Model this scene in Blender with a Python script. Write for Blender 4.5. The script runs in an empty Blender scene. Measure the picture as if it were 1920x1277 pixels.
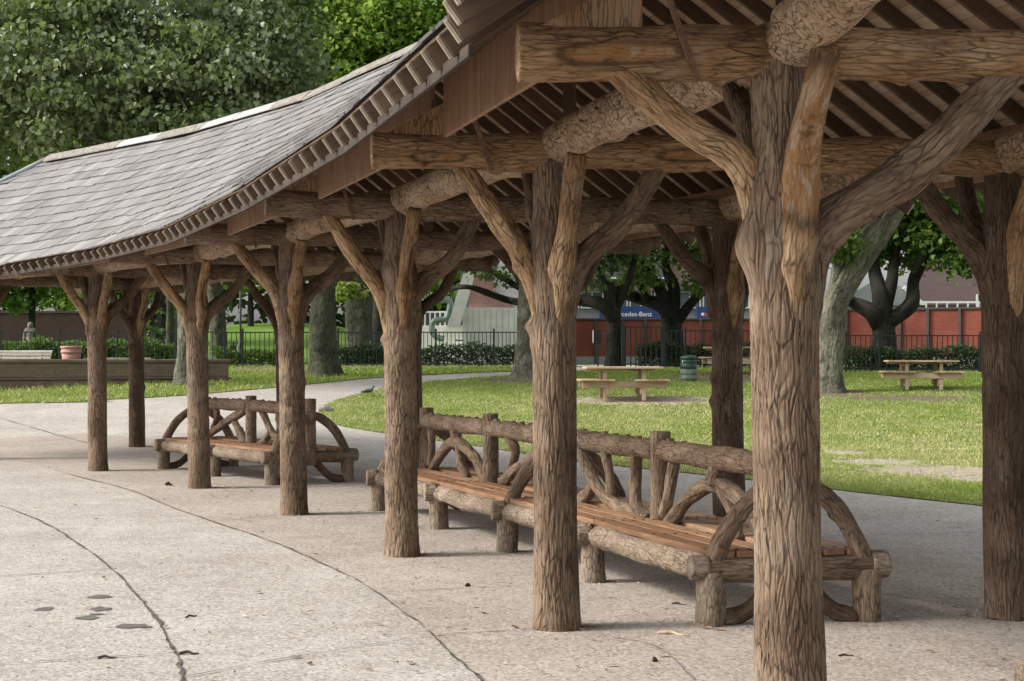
import bpy, math, random
import numpy as np
from mathutils import Vector
rng = np.random.default_rng(7)
random.seed(7)
R = math.radians
SC = bpy.context.scene
COL = SC.collection
FPX, HC, HORY = 3000.0, 1.7, 666.0      # focal length in photo pixels, eye height, horizon row

# ------------------------------------------------------------------ terrain
_ey = np.array([-80, 27, 30, 33, 37, 41, 45, 50, 55, 70, 700.])
_ez = np.array([0, 0, .06, .26, .60, .90, 1.12, 1.30, 1.36, 1.40, 1.40])
def elev(y):
    d = np.linspace(-1.5, 1.5, 7)
    return sum(np.interp(np.asarray(y, float) + k, _ey, _ez) for k in d) / 7
def at(px, Y):                            # world x of photo column px at distance Y
    return (px - 960) / FPX * Y
def hz(py, Y):                            # world height of photo row py at distance Y
    return HC - (py - HORY) / FPX * Y
def gnd(px, py):                          # photo pixel -> point on the terrain
    for Y in np.arange(3, 90, .02):
        if hz(py, Y) <= elev(Y):
            return (at(px, Y), float(Y))
    return (at(px, 90), 90.)

# ------------------------------------------------------------------ tagging
def tag(o, label=None, cat=None, group=None, kind=None):
    if label: o['label'] = label
    if cat: o['category'] = cat
    if group: o['group'] = group
    if kind: o['kind'] = kind
    return o
def empty(name, loc=(0, 0, 0), rz=0):
    o = bpy.data.objects.new(name, None); COL.objects.link(o)
    o.location = loc; o.rotation_euler = (0, 0, rz); o.empty_display_size = .2
    return o
def copy_tree(o, parent=None):
    c = o.copy(); COL.objects.link(c)
    if parent: c.parent = parent
    for ch in list(o.children): copy_tree(ch, c)
    return c

# ------------------------------------------------------------------ mesh builder
class MB:
    def __init__(s):
        s.v = []; s.n = 0; s.q = []; s.t = []; s.p = []; s.bc = []; s.g = []; s.sc = []; s.tint = []; s.uv = []
    def add(s, V, quads=None, tris=None, polys=None, bc=None, g=None, sc=None, tint=None):
        V = np.asarray(V, float).reshape(-1, 3); k = len(V)
        if quads is not None and len(quads): s.q.append(np.asarray(quads, int) + s.n)
        if tris is not None and len(tris): s.t.append(np.asarray(tris, int) + s.n)
        if polys is not None and len(polys): s.p.append(np.asarray(polys, int) + s.n)
        s.v.append(V); s.n += k
        s.bc.append(V if bc is None else np.asarray(bc, float).reshape(-1, 3))
        s.g.append(np.zeros(k) if g is None else np.broadcast_to(np.asarray(g, float).ravel(), (k,)))
        s.sc.append(np.zeros(k) if sc is None else np.broadcast_to(np.asarray(sc, float).ravel(), (k,)))
        s.tint.append(np.full(k, .5) if tint is None else np.broadcast_to(np.asarray(tint, float).ravel(), (k,)))
        return s
    def build(s, name, mat, parent=None, smooth=True, loc=None):
        me = bpy.data.meshes.new(name)
        V = np.concatenate(s.v)
        me.vertices.add(len(V)); me.vertices.foreach_set('co', V.ravel().astype(np.float32))
        loops = []; tot = []
        for arrs in (s.q, s.t, s.p):
            for a in arrs:
                loops.append(a.ravel()); tot.append(np.full(len(a), a.shape[1]))
        loops = np.concatenate(loops); tot = np.concatenate(tot)
        me.loops.add(len(loops)); me.loops.foreach_set('vertex_index', loops.astype(np.int32))
        me.polygons.add(len(tot))
        st = np.concatenate(([0], np.cumsum(tot)[:-1]))
        me.polygons.foreach_set('loop_start', st.astype(np.int32))
        me.polygons.foreach_set('loop_total', tot.astype(np.int32))
        me.polygons.foreach_set('use_smooth', np.full(len(tot), bool(smooth)))
        a = me.attributes.new('bc', 'FLOAT_VECTOR', 'POINT'); a.data.foreach_set('vector', np.concatenate(s.bc).ravel().astype(np.float32))
        for nm, src in (('groove', s.g), ('scar', s.sc), ('tint', s.tint)):
            a = me.attributes.new(nm, 'FLOAT', 'POINT'); a.data.foreach_set('value', np.concatenate(src).astype(np.float32))
        me.update(calc_edges=True); me.validate()
        me.materials.append(mat)
        o = bpy.data.objects.new(name, me); COL.objects.link(o)
        if parent is not None: o.parent = parent
        if loc is not None: o.location = loc
        return o
    def box(s, c, size, rz=0, tint=None, axes=None, bev=0):
        c = np.asarray(c, float); h = np.asarray(size, float) / 2
        if axes is None:
            ca, sa = math.cos(rz), math.sin(rz)
            axes = np.array([[ca, sa, 0], [-sa, ca, 0], [0, 0, 1]])
        else: axes = np.asarray(axes, float)
        if bev <= 0:
            sg = np.array([[x, y, z] for z in (-1, 1) for y in (-1, 1) for x in (-1, 1)], float)
            V = c + (sg * h) @ axes
            F = [(0, 2, 3, 1), (4, 5, 7, 6), (0, 1, 5, 4), (2, 6, 7, 3), (0, 4, 6, 2), (1, 3, 7, 5)]
            return s.add(V, F, bc=(sg * h) + rng.uniform(0, 20, 3), tint=tint)
        # chamfered box: 24 vertices
        V = []; idx = {}
        for a in range(3):
            for sg in (-1, 1):
                o1, o2 = (a + 1) % 3, (a + 2) % 3
                for s1 in (-1, 1):
                    for s2 in (-1, 1):
                        p = np.zeros(3); p[a] = sg * h[a]; p[o1] = s1 * (h[o1] - bev); p[o2] = s2 * (h[o2] - bev)
                        key = [0, 0, 0]; key[a] = sg; key[o1] = s1; key[o2] = s2
                        idx[(a,) + tuple(key)] = len(V); V.append(p)
        Q = []; T = []
        for a in range(3):
            o1, o2 = (a + 1) % 3, (a + 2) % 3
            for sg in (-1, 1):
                def k(s1, s2):
                    key = [0, 0, 0]; key[a] = sg; key[o1] = s1; key[o2] = s2
                    return idx[(a,) + tuple(key)]
                f = [k(-1, -1), k(1, -1), k(1, 1), k(-1, 1)]
                Q.append(f if sg > 0 else f[::-1])
        for a in range(3):
            b, d = (a + 1) % 3, (a + 2) % 3
            for sa_ in (-1, 1):
                for sb in (-1, 1):
                    def kk(face, sd):
                        key = [0, 0, 0]; key[a] = sa_; key[b] = sb; key[d] = sd
                        return idx[(face,) + tuple(key)]
                    Q.append([kk(a, -1), kk(b, -1), kk(b, 1), kk(a, 1)])
        for x in (-1, 1):
            for y in (-1, 1):
                for z in (-1, 1):
                    T.append([idx[(a, x, y, z)] for a in range(3)])
        V = np.array(V)
        return s.add(c + V @ axes, Q, T, bc=V + rng.uniform(0, 20, 3), tint=tint)
    def bar(s, p0, p1, w, h, up=(0, 0, 1), tint=None, bev=0):
        p0 = np.asarray(p0, float); p1 = np.asarray(p1, float); d = p1 - p0; L = np.linalg.norm(d); d /= L
        u = np.asarray(up, float); sd = np.cross(u, d); sd /= np.linalg.norm(sd); u = np.cross(d, sd)
        return s.box((p0 + p1) / 2, (L, w, h), axes=np.array([d, sd, u]), tint=tint, bev=bev)

def spline(P, m):
    P = np.asarray(P, float)
    if len(P) == 2: return P[0] + (P[1] - P[0]) * np.linspace(0, 1, m)[:, None]
    Q = np.vstack([2 * P[0] - P[1], P, 2 * P[-1] - P[-2]])
    T = np.linspace(0, len(P) - 1 - 1e-9, m); out = []
    for t in T:
        i = int(t); f = t - i; a, b, c, d = Q[i:i + 4]
        out.append(.5 * (2 * b + (c - a) * f + (2 * a - 5 * b + 4 * c - d) * f * f + (3 * b - a - 3 * c + d) * f ** 3))
    return np.array(out)

def grooves(U, W, nc, r, ew=.24):
    """braided bark: 1 in a groove, 0 on a ridge; U periodic with period nc."""
    nr = int(W.max()) + 4
    jx = r.uniform(.08, .92, (nc, nr)); jy = r.uniform(.05, .95, (nc, nr))
    U = U % nc; W = W + 1
    iu = np.floor(U).astype(int); iw = np.floor(W).astype(int)
    d1 = np.full(U.shape, 9.); d2 = np.full(U.shape, 9.)
    for a in (-1, 0, 1):
        for b in (-1, 0, 1):
            ci = iu + a; cj = np.clip(iw + b, 0, nr - 1); cm = ci % nc
            dx = ci + jx[cm, cj] - U; dy = iw + b + jy[cm, cj] - W
            d = np.sqrt(dx * dx + dy * dy)
            d2 = np.where(d < d1, d1, np.minimum(d2, d)); d1 = np.minimum(d1, d)
    e = np.clip((d2 - d1) / ew, 0, 1)
    return (1 - e * e * (3 - 2 * e)) * r.uniform(.45, 1, (nc, nr))[iu % nc, np.clip(iw, 0, nr - 1)]

def tube(mb, P, rad, n=24, m=None, cw=.034, cl=.17, depth=.007, knots=(), amp=.035, seed=None, scar=(), flat=1.0, dome=.25, tint=None, fine=.55, ew=.22):
    r = np.random.default_rng(int(rng.integers(1 << 30)) if seed is None else seed)
    P = np.asarray(P, float)
    Lr = np.linalg.norm(np.diff(P, axis=0), axis=1).sum()
    if m is None: m = max(6, int(Lr / .03))
    C = spline(P, m)
    rad = np.interp(np.linspace(0, 1, m), np.linspace(0, 1, len(rad)), rad)
    T = np.gradient(C, axis=0); T /= np.linalg.norm(T, axis=1)[:, None]
    N = np.zeros_like(T); a = np.array([1., 0, 0]) if abs(T[0][0]) < .8 else np.array([0, 1., 0])
    N[0] = a - T[0] * (a @ T[0]); N[0] /= np.linalg.norm(N[0])
    for i in range(1, m):
        N[i] = N[i - 1] - T[i] * (N[i - 1] @ T[i]); N[i] /= np.linalg.norm(N[i])
    Bn = np.cross(T, N)
    th = np.linspace(0, 2 * np.pi, n, endpoint=False)
    L = np.concatenate(([0], np.cumsum(np.linalg.norm(np.diff(C, axis=0), axis=1))))
    TH, LL = np.meshgrid(th, L)
    RR = np.broadcast_to(rad[:, None], TH.shape).copy()
    lf = np.zeros(TH.shape)
    for k in range(7):
        kk = r.integers(0, 5); lf += r.uniform(.4, 1) * np.sin(kk * TH + r.uniform(1, 9) / max(.25, 1.2 * rad.mean() / .14) * LL * r.choice([-1, 1]) + r.uniform(0, 6.3))
    RR *= 1 + amp * lf / 2
    for (t0, l0, a0, st, sl) in knots:
        dt = (TH - t0 + np.pi) % (2 * np.pi) - np.pi
        RR += a0 * np.exp(-(dt / st) ** 2 - ((LL - l0) / sl) ** 2)
    g = np.zeros(TH.shape)
    if depth > 0:
        nc = max(5, int(round(2 * np.pi * rad.mean() / cw)))
        def wob(f):
            o = 0
            for _ in range(5): o = o + r.uniform(.3, 1) * np.sin(LL * f * r.uniform(.5, 1.8) + r.integers(1, 4) * TH + r.uniform(0, 6.3))
            return o / 2.2
        k_ = .17 / cl
        U = TH / (2 * np.pi) * nc + .55 * wob(8 * k_) + .42 * wob(26 * k_)
        W = LL / cl + .35 * wob(6 * k_)
        g = grooves(U, W, nc, r, ew)
        if fine > 0:
            n2_ = nc * 2; g2 = grooves(U * 2 + .6 * wob(20 * k_), LL / (cl * .62) + .3 * wob(8 * k_), n2_, r)
            g = np.clip(np.maximum(g, g2 * fine), 0, 1)
    scv = np.zeros(TH.shape)
    for (t0, l0, st, sl) in scar:
        dt = (TH - t0 + np.pi) % (2 * np.pi) - np.pi
        w = 1 / (1 + np.exp(9 * (np.sqrt((dt / st) ** 2 + ((LL - l0) / sl) ** 4) - 1)))
        scv = np.maximum(scv, w)
    g = g * (1 - .45 * scv)
    RR = RR - depth * g - .014 * scv
    V = C[:, None, :] + RR[..., None] * (np.cos(TH)[..., None] * N[:, None, :] * flat + np.sin(TH)[..., None] * Bn[:, None, :])
    off = r.uniform(0, 30, 3)
    bc = np.stack([np.cos(TH) * rad.mean(), np.sin(TH) * rad.mean(), LL], -1) + off
    i, j = np.meshgrid(np.arange(m - 1), np.arange(n), indexing='ij'); j2 = (j + 1) % n
    Q = np.stack([i * n + j, i * n + j2, (i + 1) * n + j2, (i + 1) * n + j], -1).reshape(-1, 4)
    V = V.reshape(-1, 3); base = m * n
    # end caps: a shrunk ring then a centre
    ex = []; eb = []; tr = []; qs = [Q]
    for end, row, sg in ((0, 0, -1), (1, m - 1, 1)):
        ring = V[row * n:(row + 1) * n]; c = C[row]
        r2 = c + (ring - c) * .86 + sg * T[row] * rad[row] * dome * .55
        ctr = c + sg * T[row] * rad[row] * dome * .7
        s0 = base + len(ex) * 0 + sum(len(e) for e in ex)
        ex.append(r2); ex.append(ctr[None]); eb.append(bc.reshape(-1, 3)[row * n:(row + 1) * n] + sg * T[row] * .02); eb.append(off[None] + [0, 0, L[row]])
        jj = np.arange(n); k2 = (jj + 1) % n
        if sg > 0:
            qs.append(np.stack([row * n + jj, row * n + k2, s0 + k2, s0 + jj], -1)); tr.append(np.stack([s0 + jj, s0 + k2, np.full(n, s0 + n)], -1))
        else:
            qs.append(np.stack([row * n + k2, row * n + jj, s0 + jj, s0 + k2], -1)); tr.append(np.stack([s0 + k2, s0 + jj, np.full(n, s0 + n)], -1))
    k = sum(len(e) for e in ex)
    mb.add(np.vstack([V] + ex), np.vstack(qs), np.vstack(tr), bc=np.vstack([bc.reshape(-1, 3)] + eb),
           g=np.concatenate([g.ravel(), np.zeros(k)]), sc=np.concatenate([scv.ravel(), np.zeros(k)]), tint=tint)
    return mb

def lathe(mb, prof, n=24, c=(0, 0, 0), tint=None):
    prof = np.asarray(prof, float); m = len(prof); th = np.linspace(0, 2 * np.pi, n, endpoint=False)
    V = np.stack([prof[:, :1] * np.cos(th), prof[:, :1] * np.sin(th), np.repeat(prof[:, 1:], n, 1)], -1).reshape(-1, 3) + np.asarray(c)
    i, j = np.meshgrid(np.arange(m - 1), np.arange(n), indexing='ij'); j2 = (j + 1) % n
    Q = np.stack([i * n + j, i * n + j2, (i + 1) * n + j2, (i + 1) * n + j], -1).reshape(-1, 4)
    return mb.add(V, Q, polys=np.array([np.arange(n)[::-1], (m - 1) * n + np.arange(n)]), tint=tint)

# ------------------------------------------------------------------ materials
class NT:
    def __init__(s, name):
        s.m = bpy.data.materials.new(name); s.m.use_nodes = True; s.t = s.m.node_tree; s.t.nodes.clear()
        s.out = s.t.nodes.new('ShaderNodeOutputMaterial')
    def N(s, typ, **kw):
        n = s.t.nodes.new('ShaderNode' + typ)
        for k, v in kw.items():
            if k in n.inputs.keys() if isinstance(k, str) else False: s.L(v, n.inputs[k])
            else: setattr(n, k, v)
        return n
    def L(s, a, b):
        if isinstance(a, bpy.types.NodeSocket): s.t.links.new(a, b)
        elif isinstance(a, (tuple, list)) and len(a) == 3 and b.type == 'RGBA': b.default_value = (*a, 1)
        else: b.default_value = a
    def attr(s, nm, out='Fac'): return s.N('Attribute', attribute_name=nm).outputs[out]
    def co(s): return s.N('TexCoord').outputs['Object']
    def pos(s): return s.N('NewGeometry').outputs['Position']
    def vscale(s, v, sc):
        n = s.N('Mapping'); s.L(v, n.inputs['Vector']); n.inputs['Scale'].default_value = sc; return n.outputs[0]
    def noise(s, v, scale, detail=4, rough=.6, dist=0):
        n = s.N('TexNoise'); s.L(v, n.inputs['Vector']); n.inputs['Scale'].default_value = scale
        n.inputs['Detail'].default_value = detail; n.inputs['Roughness'].default_value = rough; n.inputs['Distortion'].default_value = dist
        return n.outputs['Fac']
    def vor(s, v, scale, feature='F1', out='Distance'):
        n = s.N('TexVoronoi', feature=feature); s.L(v, n.inputs['Vector']); n.inputs['Scale'].default_value = scale; return n.outputs[out]
    def ramp(s, f, stops, interp='LINEAR'):
        n = s.N('ValToRGB'); n.color_ramp.interpolation = interp; e = n.color_ramp.elements
        while len(e) < len(stops): e.new(.5)
        for el, (p, c) in zip(e, stops):
            el.position = p; el.color = (*c, 1) if isinstance(c, (tuple, list)) else (c, c, c, 1)
        s.L(f, n.inputs[0]); return n.outputs[0]
    def mix(s, f, a, b, mode='MIX'):
        n = s.N('Mix', data_type='RGBA', blend_type=mode); s.L(f, n.inputs[0])
        s.L(a if not isinstance(a, tuple) else (*a, 1), n.inputs[6]); s.L(b if not isinstance(b, tuple) else (*b, 1), n.inputs[7])
        return n.outputs[2]
    def math(s, op, a, b=0., clamp=False):
        n = s.N('Math', operation=op, use_clamp=clamp); s.L(a, n.inputs[0]); s.L(b, n.inputs[1]); return n.outputs[0]
    def mapr(s, v, a, b, c=0., d=1.):
        n = s.N('MapRange'); s.L(v, n.inputs[0])
        for i, x in enumerate((a, b, c, d)): n.inputs[i + 1].default_value = x
        return n.outputs[0]
    def bump(s, h, strength=.5, dist=.01, normal=None):
        n = s.N('Bump'); n.inputs['Strength'].default_value = strength; n.inputs['Distance'].default_value = dist
        s.L(h, n.inputs['Height'])
        if normal is not None: s.L(normal, n.inputs['Normal'])
        return n.outputs[0]
    def bsdf(s, col, rough=.85, nrm=None, spec=.3, metal=0., trans=None):
        b = s.N('BsdfPrincipled'); s.L(col if not isinstance(col, tuple) else (*col, 1), b.inputs['Base Color']); s.L(rough, b.inputs['Roughness'])
        b.inputs['Specular IOR Level'].default_value = spec; b.inputs['Metallic'].default_value = metal
        if nrm is not None: s.L(nrm, b.inputs['Normal'])
        o = b.outputs[0]
        if trans is not None:
            t = s.N('BsdfTranslucent'); s.L(col if not isinstance(trans[1], tuple) else (*trans[1], 1), t.inputs[0]) if trans[1] is None else s.L(trans[1] if not isinstance(trans[1], tuple) else (*trans[1], 1), t.inputs[0])
            mx = s.N('MixShader'); mx.inputs[0].default_value = trans[0]; s.L(o, mx.inputs[1]); s.L(t.outputs[0], mx.inputs[2]); o = mx.outputs[0]
        s.t.links.new(o, s.out.inputs[0]); return s.m

M = {}
def bark(name, lo, mid, hi, cav=(.024, .014, .008), scar=(.36, .195, .085), fib=(1, 1, .12), fs=55, bumpd=.006, lich=None, cr=(36, 36, 4.4), cw=.085):
    n = NT(name); bc = n.attr('bc', 'Vector'); ob = n.N('ObjectInfo').outputs['Random']
    big = n.noise(bc, 2.3, 4, .6); st = n.noise(n.vscale(bc, fib), fs, 5, .7); fine = n.noise(bc, 110, 3, .7)
    wv = n.N('TexNoise'); n.L(n.vscale(bc, (1, 1, .45)), wv.inputs['Vector']); wv.inputs['Scale'].default_value = 9; wv.inputs['Detail'].default_value = 3
    wa = n.N('VectorMath', operation='MULTIPLY_ADD'); n.L(wv.outputs['Color'], wa.inputs[0]); wa.inputs[1].default_value = (.055, .055, .12); n.L(bc, wa.inputs[2])
    crk = n.mapr(n.vor(n.vscale(wa.outputs[0], cr), 1., 'DISTANCE_TO_EDGE'), 0., cw, 1, 0)
    crk = n.math('MULTIPLY', crk, n.mapr(n.noise(bc, 5.5, 3), .34, .58, .25, 1.))
    c = n.ramp(n.math('ADD', n.math('MULTIPLY', big, .66), n.math('MULTIPLY', st, .34)), [(.33, lo), (.5, mid), (.68, hi)])
    c = n.mix(n.mapr(n.noise(n.vscale(bc, (1, 1, .35)), 7, 5, .65), .56, .74, 0, .65), c, (.29, .255, .215) if lich is None else (lich, lich, lich * .8))       # pale weathered lichen
    c = n.mix(n.mapr(n.noise(bc, 4.1, 5, .7), .58, .72, 0, .55), c, tuple(x * .45 for x in lo))                    # dark stains
    c = n.mix(n.math('MULTIPLY', n.attr('groove'), .62), c, cav)
    c = n.mix(n.math('MULTIPLY', crk, .8), c, cav)
    sc = n.mix(st, scar, tuple(x * .5 for x in scar))
    sa = n.attr('scar'); pat = n.noise(n.vscale(bc, (1, 1, .35)), 13, 4, .7, 1.)
    sc = n.mix(n.mapr(pat, .50, .62), sc, (.36, .27, .19)); sc = n.mix(n.mapr(n.noise(bc, 9, 3), .58, .66, 0, .8), sc, (.10, .055, .025))
    sc = n.mix(n.math('MULTIPLY', n.attr('groove'), .6), sc, (.09, .04, .015))
    c = n.mix(n.math('MULTIPLY', ob, .45), c, n.mix(1., c, (.95, .97, .98), 'MULTIPLY')); c = n.mix(n.mapr(ob, 0, 1, 0, .35), c, n.mix(1., c, (.70, .66, .62), 'MULTIPLY')); c = n.mix(sa, c, sc)
    c = n.mix(n.math('MULTIPLY', n.math('MULTIPLY', sa, n.math('SUBTRACT', 1., sa)), 2.6), c, (.03, .016, .008))
    h = n.math('SUBTRACT', n.math('ADD', n.math('MULTIPLY', st, .7), n.math('MULTIPLY', fine, .35)), n.math('MULTIPLY', crk, 1.1))
    M[name] = n.bsdf(c, .85, n.bump(h, .75, bumpd), .25); return M[name]
bark('bark_brown', (.10, .066, .042), (.21, .146, .098), (.34, .255, .18))
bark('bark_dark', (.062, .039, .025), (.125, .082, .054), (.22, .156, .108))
bark('bark_tan', (.17, .097, .047), (.34, .212, .114), (.50, .352, .215), cav=(.04, .022, .011))
bark('bark_scaly', (.235, .152, .09), (.41, .295, .195), (.53, .42, .31), cav=(.035, .019, .010), fib=(1, 1, .8), fs=30, bumpd=.01, cr=(17, 17, 15), cw=.06)
bark('wood_stripped', (.25, .125, .045), (.38, .205, .08), (.50, .33, .18), cav=(.10, .045, .017))
bark('bark_log_pale', (.145, .105, .07), (.255, .198, .143), (.37, .30, .23), cav=(.05, .033, .02), cr=(38, 38, 11), cw=.10)
bark('tree_bark_grey', (.075, .075, .05), (.15, .145, .105), (.29, .28, .23), cav=(.03, .03, .02), cr=(15, 15, 2.6), cw=.12)
bark('tree_bark_green', (.035, .038, .022), (.07, .074, .045), (.125, .128, .085), cav=(.018, .018, .011), lich=.16, cr=(15, 15, 2.6), cw=.12)
bark('tree_bark_dark', (.010, .010, .007), (.022, .021, .014), (.042, .040, .027), cav=(.006, .006, .004), lich=.06, cr=(15, 15, 2.6), cw=.12)

def planks(name, a, b, c_, s=(1, 1, 1), rough=.6, spec=.35):
    n = NT(name); bc = n.attr('bc', 'Vector'); tt = n.attr('tint')
    g = n.noise(n.vscale(bc, s), 14, 6, .65, .6)
    c = n.ramp(n.math('ADD', n.math('MULTIPLY', g, .75), n.math('MULTIPLY', tt, .25)), [(.3, a), (.5, b), (.72, c_)])
    c = n.mix(n.mapr(n.noise(bc, 5, 4), .56, .75, 0, .5), c, tuple(x * .5 for x in a))
    M[name] = n.bsdf(c, rough, n.bump(g, .35, .004), spec); return M[name]
planks('seat_wood', (.13, .068, .036), (.25, .134, .072), (.37, .225, .135), (.12, 1, 1), .5)
planks('rafter_wood', (.058, .035, .023), (.10, .064, .041), (.165, .111, .073), (.1, 1, 1), .8)
planks('fascia_wood', (.022, .015, .011), (.04, .028, .02), (.075, .055, .04), (.1, 1, 1), .85)
planks('lit_tail_wood', (.24, .20, .15), (.33, .28, .215), (.42, .36, .29), (.1, 1, 1), .8)  # paler than the rafters: sunlight on their ends put into the colour
planks('eave_wood', (.15, .082, .05), (.25, .145, .088), (.36, .235, .155), (1, 1, .12), .7)
planks('picnic_wood', (.28, .19, .12), (.43, .31, .20), (.58, .47, .34), (.12, 1, 1), .8)
planks('bleached_wood', (.42, .37, .33), (.55, .50, .45), (.68, .64, .6), (.12, 1, 1), .8)

n = NT('deck_boards'); bc = n.attr('bc', 'Vector')
sp = n.N('SeparateXYZ'); n.L(bc, sp.inputs[0])
row = n.math('FRACT', n.math('MULTIPLY', sp.outputs[1], 7.2)); seam = n.mapr(row, .0, .07, 1, 0)
rowid = n.math('FLOOR', n.math('MULTIPLY', sp.outputs[1], 7.2)); wn = n.N('TexWhiteNoise', noise_dimensions='1D'); n.L(rowid, wn.inputs['W'])
g = n.noise(n.vscale(bc, (.15, 1, 1)), 22, 5, .6)
c = n.ramp(n.math('ADD', n.math('MULTIPLY', g, .6), n.math('MULTIPLY', wn.outputs[0], .4)), [(.25, (.32, .215, .14)), (.5, (.52, .38, .265)), (.8, (.64, .52, .40))])
c = n.mix(n.math('MULTIPLY', seam, .85), c, (.04, .026, .017))
M['deck_boards'] = n.bsdf(c, .85, None, .2)

n = NT('slate'); p = n.pos(); tt = n.attr('tint')
c = n.ramp(tt, [(.0, (.125, .119, .113)), (.3, (.165, .158, .152)), (.7, (.195, .188, .182)), (1., (.24, .234, .228))])
c = n.mix(n.mapr(n.noise(p, 2.2, 5, .65), .5, .72, 0, .5), c, (.14, .127, .112))
c = n.mix(n.mapr(n.noise(p, 34, 5, .75), .57, .7, 0, .4), c, (.12, .108, .095))
c = n.mix(n.mapr(n.noise(p, 9, 4, .7), .62, .72, 0, .4), c, (.28, .272, .263))
M['slate'] = n.bsdf(c, .62, n.bump(n.noise(p, 40, 5, .7), .4, .008), .35)
def plain(name, col, rough=.6, metal=0, var=.25, scale=8, bumpd=.0, spec=.4, detail=5):
    n = NT(name); p = n.co(); f = n.noise(p, scale, detail, .65)
    c = n.ramp(f, [(.3, tuple(x * (1 - var) for x in col)), (.7, tuple(min(1, x * (1 + var)) for x in col))])
    M[name] = n.bsdf(c, rough, n.bump(n.noise(p, scale * 6, 4), .4, bumpd) if bumpd else None, spec, metal); return M[name]
plain('ridge_stone', (.20, .18, .158), .85, 0, .45, 14, .01)
plain('ridge_pale', (.33, .325, .32), .45, 0, .10, 6)
plain('rust_iron', (.16, .085, .055), .8, 0, .5, 30, .002)
plain('lead_flashing', (.24, .25, .27), .55, .3, .2, 5)
plain('fence_paint', (.012, .019, .018), .4, 0, .3, 12)
plain('black_metal', (.012, .013, .015), .35, 0, .3, 12)
plain('bin_green', (.018, .055, .042), .35, 0, .3, 9, .002)
plain('bin_grey', (.13, .16, .125), .6, 0, .4, 9)
plain('white_paint', (.72, .73, .72), .55, 0, .08, 3)
plain('concrete_pale', (.76, .75, .73), .8, 0, .16, 1.6, .004)
plain('duct_metal', (.26, .33, .30), .4, .5, .25, 5)
plain('sign_blue', (.025, .055, .16), .4, 0, .06, 3)
plain('letter_white', (.8, .8, .8), .5, 0, .02, 3)
plain('letter_red', (.55, .06, .05), .5, 0, .02, 3)
plain('roof_brown', (.062, .042, .039), .8, 0, .2, 2)
plain('grey_render', (.30, .31, .32), .8, 0, .12, 1.5)
plain('terracotta', (.40, .21, .17), .75, 0, .25, 12, .004)
plain('stain', (.12, .107, .095), .5, 0, .35, 18)
plain('dark_twig', (.05, .035, .024), .9, 0, .5, 30)
plain('pale_twig', (.44, .33, .24), .9, 0, .35, 30)
plain('hoodie', (.15, .135, .135), .9, 0, .15, 12)
plain('skin', (.42, .27, .2), .6, 0, .08, 10)
plain('trousers', (.05, .055, .075), .9, 0, .2, 12)
plain('pigeon_grey', (.12, .125, .14), .7, 0, .5, 25)
plain('pole_grey', (.065, .062, .058), .6, 0, .2, 4)
n = NT('window_glass'); M['window_glass'] = n.bsdf((.10, .12, .13), .08, None, .6)

def bricks(name, a, b, mortar, sc=1.0):
    n = NT(name); p = n.co(); sp = n.N('SeparateXYZ'); n.L(p, sp.inputs[0])
    cb = n.N('CombineXYZ'); n.L(n.math('ADD', sp.outputs[0], sp.outputs[1]), cb.inputs[0]); n.L(sp.outputs[2], cb.inputs[1])
    t = n.N('TexBrick'); n.L(cb.outputs[0], t.inputs['Vector']); t.inputs['Scale'].default_value = sc
    t.inputs['Color1'].default_value = (*a, 1); t.inputs['Color2'].default_value = (*b, 1); t.inputs['Mortar'].default_value = (*mortar, 1)
    t.inputs['Mortar Size'].default_value = .008; t.inputs['Brick Width'].default_value = .23; t.inputs['Row Height'].default_value = .075
    c = n.mix(n.mapr(n.noise(p, 1.3, 5, .7), .45, .75, 0, .5), t.outputs[0], tuple(x * .45 for x in a))
    M[name] = n.bsdf(c, .9, None, .15); return M[name]
bricks('brick_red', (.29, .075, .05), (.24, .062, .042), (.19, .10, .08))
bricks('brick_old', (.24, .18, .135), (.18, .135, .10), (.13, .115, .09))
bricks('brick_faded', (.33, .185, .16), (.28, .15, .13), (.34, .27, .25))
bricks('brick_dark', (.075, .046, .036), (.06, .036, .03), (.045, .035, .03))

def paving(name, t):
    n = NT(name); p = n.pos()
    big = n.noise(p, .55, 5, .6); mid = n.noise(p, 3.2, 6, .7)
    v1 = n.vor(p, 62, 'F1', 'Color'); sv = n.N('SeparateColor'); n.L(v1, sv.inputs[0])
    k = lambda r, g, b: (r * t[0], g * t[1], b * t[2])
    c = n.ramp(n.math('ADD', n.math('MULTIPLY', big, .55), n.math('MULTIPLY', mid, .45)), [(.34, k(.30, .275, .25)), (.5, k(.385, .362, .337)), (.66, k(.47, .452, .43))])
    c = n.mix(n.mapr(sv.outputs[0], .66, .80, 0, .56), c, k(.12, .105, .092))
    c = n.mix(n.mapr(sv.outputs[1], .72, .86, 0, .48), c, k(.64, .62, .59))
    c = n.mix(n.mapr(n.noise(p, 22, 5, .8), .57, .70, 0, .42), c, k(.19, .16, .135))
    c = n.mix(n.mapr(n.noise(n.vscale(p, (1, .5, 1)), 1.1, 4, .6), .60, .72, 0, .35), c, k(.56, .545, .52))
    c = n.mix(n.mapr(n.noise(p, 1.7, 6, .75, .4), .56, .68, 0, .40), c, k(.23, .20, .172))
    M[name] = n.bsdf(c, .9, n.bump(n.noise(p, 140, 3, .7), .5, .006), .25)
paving('paving', (.98, .955, .92)); paving('floor_slab', (.915, .85, .79))
n = NT('joint'); p = n.pos(); M['joint'] = n.bsdf(n.ramp(n.noise(p, 9, 5, .7), [(.35, (.045, .038, .032)), (.65, (.17, .15, .13))]), .95, None, .1)
n = NT('joint_faint'); p = n.pos(); M['joint_faint'] = n.bsdf(n.ramp(n.noise(p, 9, 5, .7), [(.35, (.12, .105, .09)), (.65, (.25, .23, .21))]), .95, None, .1)
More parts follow.
